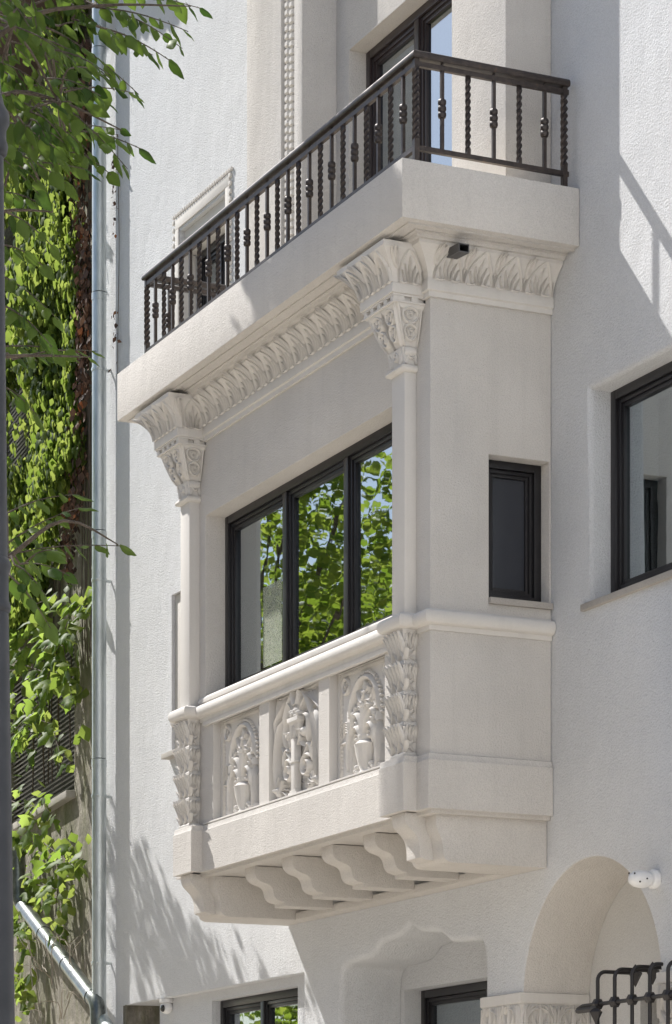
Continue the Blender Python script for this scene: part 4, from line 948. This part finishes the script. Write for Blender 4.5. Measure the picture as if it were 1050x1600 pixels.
# ---------------------------------------------------------------- the near tree whose branches hang into the upper left of the view
nt = thing('foreground_tree', 'near street tree with toothed green leaves hanging in from the left', 'tree', (6.71, -6.35, .12))
MB().tube([(6.71, -6.35, .12), (6.73, -6.3, 1.6), (6.69, -6.2, 3.3), (6.71, -6.19, 5.2), (6.6, -6.1, 7.2)], [.17, .14, .12, .10, .05], 14).build('trunk', 'bark', nt, 60)
q = MB()
for i, b in enumerate(NEAR_LIMBS):
    pts_ = [Vector(b[0])+(Vector(b[0])-Vector(b[1]))*.3]+[Vector(p) for p in b]+[Vector(b[-1])]; sm = []
    for k in range(1, len(pts_)-2):
        for t in (0, .25, .5, .75):
            p0, p1, p2, p3 = pts_[k-1:k+3]; sm.append(.5*((2*p1)+(p2-p0)*t+(2*p0-5*p1+4*p2-p3)*t*t+(3*p1-p0-3*p2+p3)*t**3))
    sm.append(pts_[-1]); n = len(sm); MB().tube(sm, [.018*(1-.88*k/(n-1)) for k in range(n)], 7).build('branch', 'bark', nt, 60)
spots = []
for a, b in NEAR_TWIGS:
    a = Vector(a); b = Vector(b)
    mid = a.lerp(b, .5)+Vector((0, 0, .03)); tw_ = [Vector(p) for p in bez(tuple(a), tuple(a.lerp(mid, .6)), tuple(mid), tuple(b), 8)]
    best = min((p for L_ in NEAR_LIMBS for p in L_), key=lambda p: (Vector(p)-a).length)
    if (Vector(best)-a).length < .6: q.tube([best, Vector(best).lerp(a, .6)+Vector((0, 0, .02)), a], [.006, .005, .004], 5)
    q.tube(tw_, [.004-.0003*i for i in range(9)], 5)
    dirv = (b-a); L_ = dirv.length; dirv.normalize(); n = max(3, int(L_/.036))
    side = dirv.cross(Vector((0, 0, 1))).normalized()
    for i in range(n):
        t = (i+.6)/n; p = tw_[min(8, int(t*8))].lerp(tw_[min(8, int(t*8)+1)], t*8-int(t*8)) if t < 1 else b
        s = 1 if i % 2 else -1
        dv = dirv*random.uniform(.35, .8)+side*s*random.uniform(.4, .8)+Vector((random.uniform(-.2, .2), random.uniform(-.2, .2), random.uniform(-.75, -.15)))
        if i == n-1: dv = dirv+Vector((0, 0, -.35))
        spots.append((p, dv))
tag(q.build('twig', 'bark', nt, 60), kind='stuff')
LM = [leaf_mesh('leaf', 'near_leaf', .074, .0235, False, k) for k in range(4)]
random.shuffle(spots)
view = Vector((-.906, .4226, .25))
for i, (p, dv) in enumerate(spots[:298]):
    o = link('leaf', random.choice(LM), None); o.matrix_basis = Matrix.Translation(p) @ (rot_leaf(dv, (random.uniform(-.5, .5), random.uniform(-.5, .5), 1), random.uniform(-.7, .7)) @ Matrix.Diagonal((random.uniform(.75, 1.25),)*3)).to_4x4()
    o.parent = nt; o.matrix_parent_inverse = wmat(nt).inverted()
rest = spots[298:]
if rest:
    bm = bmesh.new()
    for p, dv in rest:
        k = bmesh.new(); k.from_mesh(random.choice(LM)); k.transform(Matrix.Translation(p) @ (rot_leaf(dv, (random.uniform(-.5, .5), random.uniform(-.5, .5), 1), random.uniform(-.7, .7)) @ Matrix.Diagonal((random.uniform(.75, 1.25),)*3)).to_4x4())
        tmp = bpy.data.meshes.new('t'); k.to_mesh(tmp); bm.from_mesh(tmp); bpy.data.meshes.remove(tmp); k.free()
    me = bpy.data.meshes.new('foliage'); bm.to_mesh(me); bm.free(); me.materials.append(MATS['near_leaf']); me.shade_smooth()
    tag(link('foliage', me, nt), kind='stuff')
pts = np.concatenate([blob((5.4, -6.2, 7.6), (1.6, 1.2, 1.1), 2600, .1), blob((6.5, -6.6, 8.0), (1.4, 1.0, 1.0), 1500, .1), blob((4.6, -5.9, 6.6), (1.0, .5, .8), 900, .1)])
N = len(pts); d = RNG.normal(size=(N, 3)); d[:, 2] -= .4; nr = RNG.normal(size=(N, 3))*.5+np.array([0, 0, 1.]); L = .075*(.7+.6*RNG.random(N))
cloud('crown', 'near_leaf', pts, d, nr, L, L*.3, nt)

# ---------------------------------------------------------------- ivy on the neighbour's wall
iv = thing('ivy', 'bright green climbing ivy covering the old rough wall', 'climbing plant', NM @ Vector((-2.6, -.05, .05)))
def nworld(p): return np.array([(NM @ Vector(q))[:] for q in p])
def edge_x(z):        # right-hand edge of the ivy mat
    return -.55+.14*math.sin(z*1.7)+.12*math.sin(z*4.1+1)-1.45*max(0, 9.4-z)
pts = []; dirs = []; nrms = []
while len(pts) < 14500:
    x = random.uniform(-4.6, -.2); z = random.uniform(8.0, 14.0)
    if x > edge_x(z): continue
    if -4.3 < x < -2.75 and 9.9 < z < 10.8 and random.random() < .9: continue
    if x < -1.5 and z > 13.1 and random.random() < .92: continue
    if math.sin(x*2.3+z*1.1)+math.sin(z*2.9-x*1.4) < -1.35: continue
    hump = .16+.14*math.sin(x*3.1+z*1.3)+.12*math.sin(z*2.2-x)
    pts.append((x, -.03-abs(hump)*random.random()-random.random()*.12, z))
    dirs.append((random.uniform(-.6, .6), -.35*random.random(), -1)); nrms.append((random.uniform(-1.1, .25), -.6, random.uniform(-.1, 1.0)))
pts = nworld(pts); rm = np.array(NM.to_3x3()); dirs = np.array(dirs) @ rm.T; nrms = np.array(nrms) @ rm.T
L = .10*(.6+.8*RNG.random(len(pts)))
view_d = np.array([-.906, .4226, .0])
order = np.argsort(pts @ np.array([ -0.9, .42, 0]))
lead = set(order[:280].tolist())
ivm = [leaf_mesh('leaf', 'ivy_leaf', .10, .045, True, k) for k in range(3)]
MATS['ivy_leaf']
for i in order[:280]:
    o = link('leaf', random.choice(ivm), None); o.matrix_basis = Matrix.Translation(pts[i]) @ (rot_leaf(dirs[i], nrms[i]) @ Matrix.Diagonal((float(L[i]/.10),)*3)).to_4x4()
    o.parent = iv; o.matrix_parent_inverse = wmat(iv).inverted()
idx = order[280:]
cloud('foliage', 'ivy_leaf', pts[idx], dirs[idx], nrms[idx], L[idx], L[idx]*.46, iv)
q = MB()
for k in range(9):
    x = random.uniform(-3.2, -.6); z = 6.2; path = []
    for i in range(16):
        path.append(NM @ Vector((x, -.03-.02*random.random(), z))); x += random.uniform(-.10, .10); z += random.uniform(.4, .75)
        if z > 13: break
    q.tube(path, [.009*(1-.05*i) for i in range(len(path))], 5)
tag(q.build('stem', 'bark', iv, 60), kind='stuff')

# dead brown creeper beside the downpipe
dv_ = thing('dead_creeper', 'withered brown creeper hanging beside the zinc downpipe', 'climbing plant', NM @ Vector((-.6, -.05, .05)))
pts = []; dirs = []
for k in range(1500):
    z = random.uniform(8.2, 13.5); wd = .09+.13*max(0, math.sin(z*2.3))+.10*(z > 10.4)
    x = -.48+.06*math.sin(z*1.9)-.34*max(0, 9.9-z)+random.gauss(0, wd*.8)
    if x > -.16 or random.random() < .8*(math.sin(z*5.1)+math.sin(z*2.2+x*9) < -.5): continue
    pts.append((x, -.04-.14*random.random(), z)); dirs.append((random.uniform(-.5, .5), random.uniform(-.4, .2), -1))
P_ = nworld(pts); N = len(P_); L = .085*(.5+.9*RNG.random(N))
cloud('withered_leaf', 'dead_leaf', P_, np.array(dirs) @ rm.T, RNG.normal(size=(N, 3)), L, L*.30, dv_)
q = MB()
for k in range(5):
    x = -.75+.1*k; z = 7.2; path = []
    while z < 13.4:
        path.append(NM @ Vector((x, -.04, z))); z += .35; x += random.uniform(-.05, .05)-.01*(x+.75)
    q.tube(path, .007, 5)
# a thin strand between pipe and villa wall
for k in range(1):
    z = 9.6; path = []
    while z < 12.2:
        path.append(Vector((-8.56+.02*math.sin(z*3+k), .935-.012*k, z))); z += .25
    q.tube(path, .004, 5)
tag(q.build('stem', 'bark', dv_, 60), kind='stuff')
pts = np.array([(-8.55+random.gauss(0, .035), .92-.05*random.random(), z) for z in np.concatenate([RNG.normal(11.6, .25, 34), RNG.normal(10.2, .2, 16)])])
N = len(pts); L = .05*(.5+.9*RNG.random(N)); cloud('withered_leaf', 'dead_leaf', pts, RNG.normal(size=(N, 3))+np.array([0, 0, -1]), RNG.normal(size=(N, 3)), L, L*.3, dv_)

# ---------------------------------------------------------------- grape vine with broad lime leaves on the same wall
gv = thing('grape_vine', 'lime green grape vine with broad leaves low on the old wall', 'climbing plant', NM @ Vector((-3.2, -.4, .05)))
gm = [leaf_mesh('leaf', 'vine_leaf', .20, .095, True, k) for k in range(4)]
strands = [[(-4.8, -0.22, 6.8), (-2.04, -0.22, 7.0), (-0.54, -0.22, 7.65), (0.19, -0.22, 7.67)], [(-4.8, -0.22, 8.21), (-2.36, -0.22, 7.88), (-0.83, -0.22, 7.38), (-0.48, -0.22, 6.8)], [(-4.8, -0.22, 7.09), (-2.69, -0.22, 6.97), (-1.42, -0.22, 6.69), (-0.83, -0.22, 6.13)], [(-4.8, -0.22, 8.65), (-2.69, -0.22, 8.15), (-1.12, -0.22, 7.97)], [(-4.8, -0.22, 7.76), (-2.69, -0.22, 7.53), (-0.97, -0.22, 7.08)], [(-4.43, -0.22, 6.37), (-2.69, -0.22, 5.99), (-1.58, -0.22, 5.87)], [(-3.71, -0.22, 5.63), (-2.04, -0.22, 5.56), (-0.68, -0.22, 5.16), (-0.39, -0.22, 5.23)], [(-3.71, -0.22, 5.12), (-2.53, -0.22, 5.14), (-1.12, -0.22, 4.92), (-1.27, -0.22, 4.6)], [(-3.71, -0.22, 4.76), (-2.69, -0.22, 4.81), (-2.86, -0.22, 4.47)], [(-3.71, -0.22, 4.26), (-3.02, -0.22, 4.14), (-2.86, -0.22, 3.91)]]
q = MB(); cnt = 0
wts = [2.0 if i in (0, 1, 4) else 1.0 if i < 6 else 1.5 for i in range(len(strands))]
tot = sum(w_*sum((Vector(a)-Vector(b)).length for a, b in zip(s, s[1:])) for w_, s in zip(wts, strands))
for w_, s in zip(wts, strands):
    W_ = [NM @ Vector(p) for p in s]; q.tube(W_, [.008]+[.006]*(len(W_)-2)+[.003], 5)
    for i in range(len(W_)-1):
        a, b = W_[i], W_[i+1]; n = max(1, round((b-a).length*w_/tot*292))
        for k in range(n):
            if cnt >= 296: break
            p = a.lerp(b, k/n)+Vector((random.gauss(0, .12), random.gauss(0, .04), random.gauss(0, .12)))
            o = link('leaf', random.choice(gm), None)
            dvv = Vector((random.uniform(-.7, .9), random.uniform(-.8, .2), random.uniform(-1.0, -.1)))
            o.matrix_basis = Matrix.Translation(p) @ (rot_leaf(dvv, (random.uniform(-.4, .4), random.uniform(-.9, .1), random.uniform(.3, 1))) @ Matrix.Diagonal((random.uniform(.7, 1.25),)*3)).to_4x4()
            o.parent = gv; o.matrix_parent_inverse = wmat(gv).inverted(); cnt += 1
tag(q.build('stem', 'bark', gv, 60), kind='stuff')
ex_ = []
for w_, s in zip(wts, strands):
    for a, b in zip(s, s[1:]):
        for k in range(int(11*w_)): ex_.append(Vector(a).lerp(Vector(b), random.random())+Vector((random.gauss(0, .16), random.gauss(.05, .04), random.gauss(0, .16))))
ex_ = nworld([tuple(p) for p in ex_ if p.x < .05]); N = len(ex_); L = .16*(.6+.6*RNG.random(N)); d = RNG.normal(size=(N, 3))*.6+np.array([.2, -.2, -.8]); nr = RNG.normal(size=(N, 3))*.5+np.array([-.4, -.5, .6])
cloud('foliage', 'ivy_leaf', ex_, d, nr, L, L*.46, gv)
# pale dry twigs at the foot of the wall
dt = thing('dry_bush', 'bare pale twigs tangled under the slanting drainpipe', 'bush', NM @ Vector((-2.2, -.3, 2.5)))
q = MB()
for k in range(20):
    p = Vector((random.uniform(-1.6, -.2), random.uniform(-.4, -.15), random.uniform(3.5, 4.2))); path = [NM @ p]; d = Vector((random.uniform(-.5, .5), random.uniform(-.3, .2), 1))
    for i in range(7):
        d = (d+Vector((random.uniform(-.7, .7), random.uniform(-.4, .4), random.uniform(-.5, .35)))).normalized(); p = p+d*.09; path.append(NM @ p)
    q.tube(path, [.006-.0006*i for i in range(8)], 5)
tag(q.build('twig', 'pale_twig', dt, 60), kind='stuff')
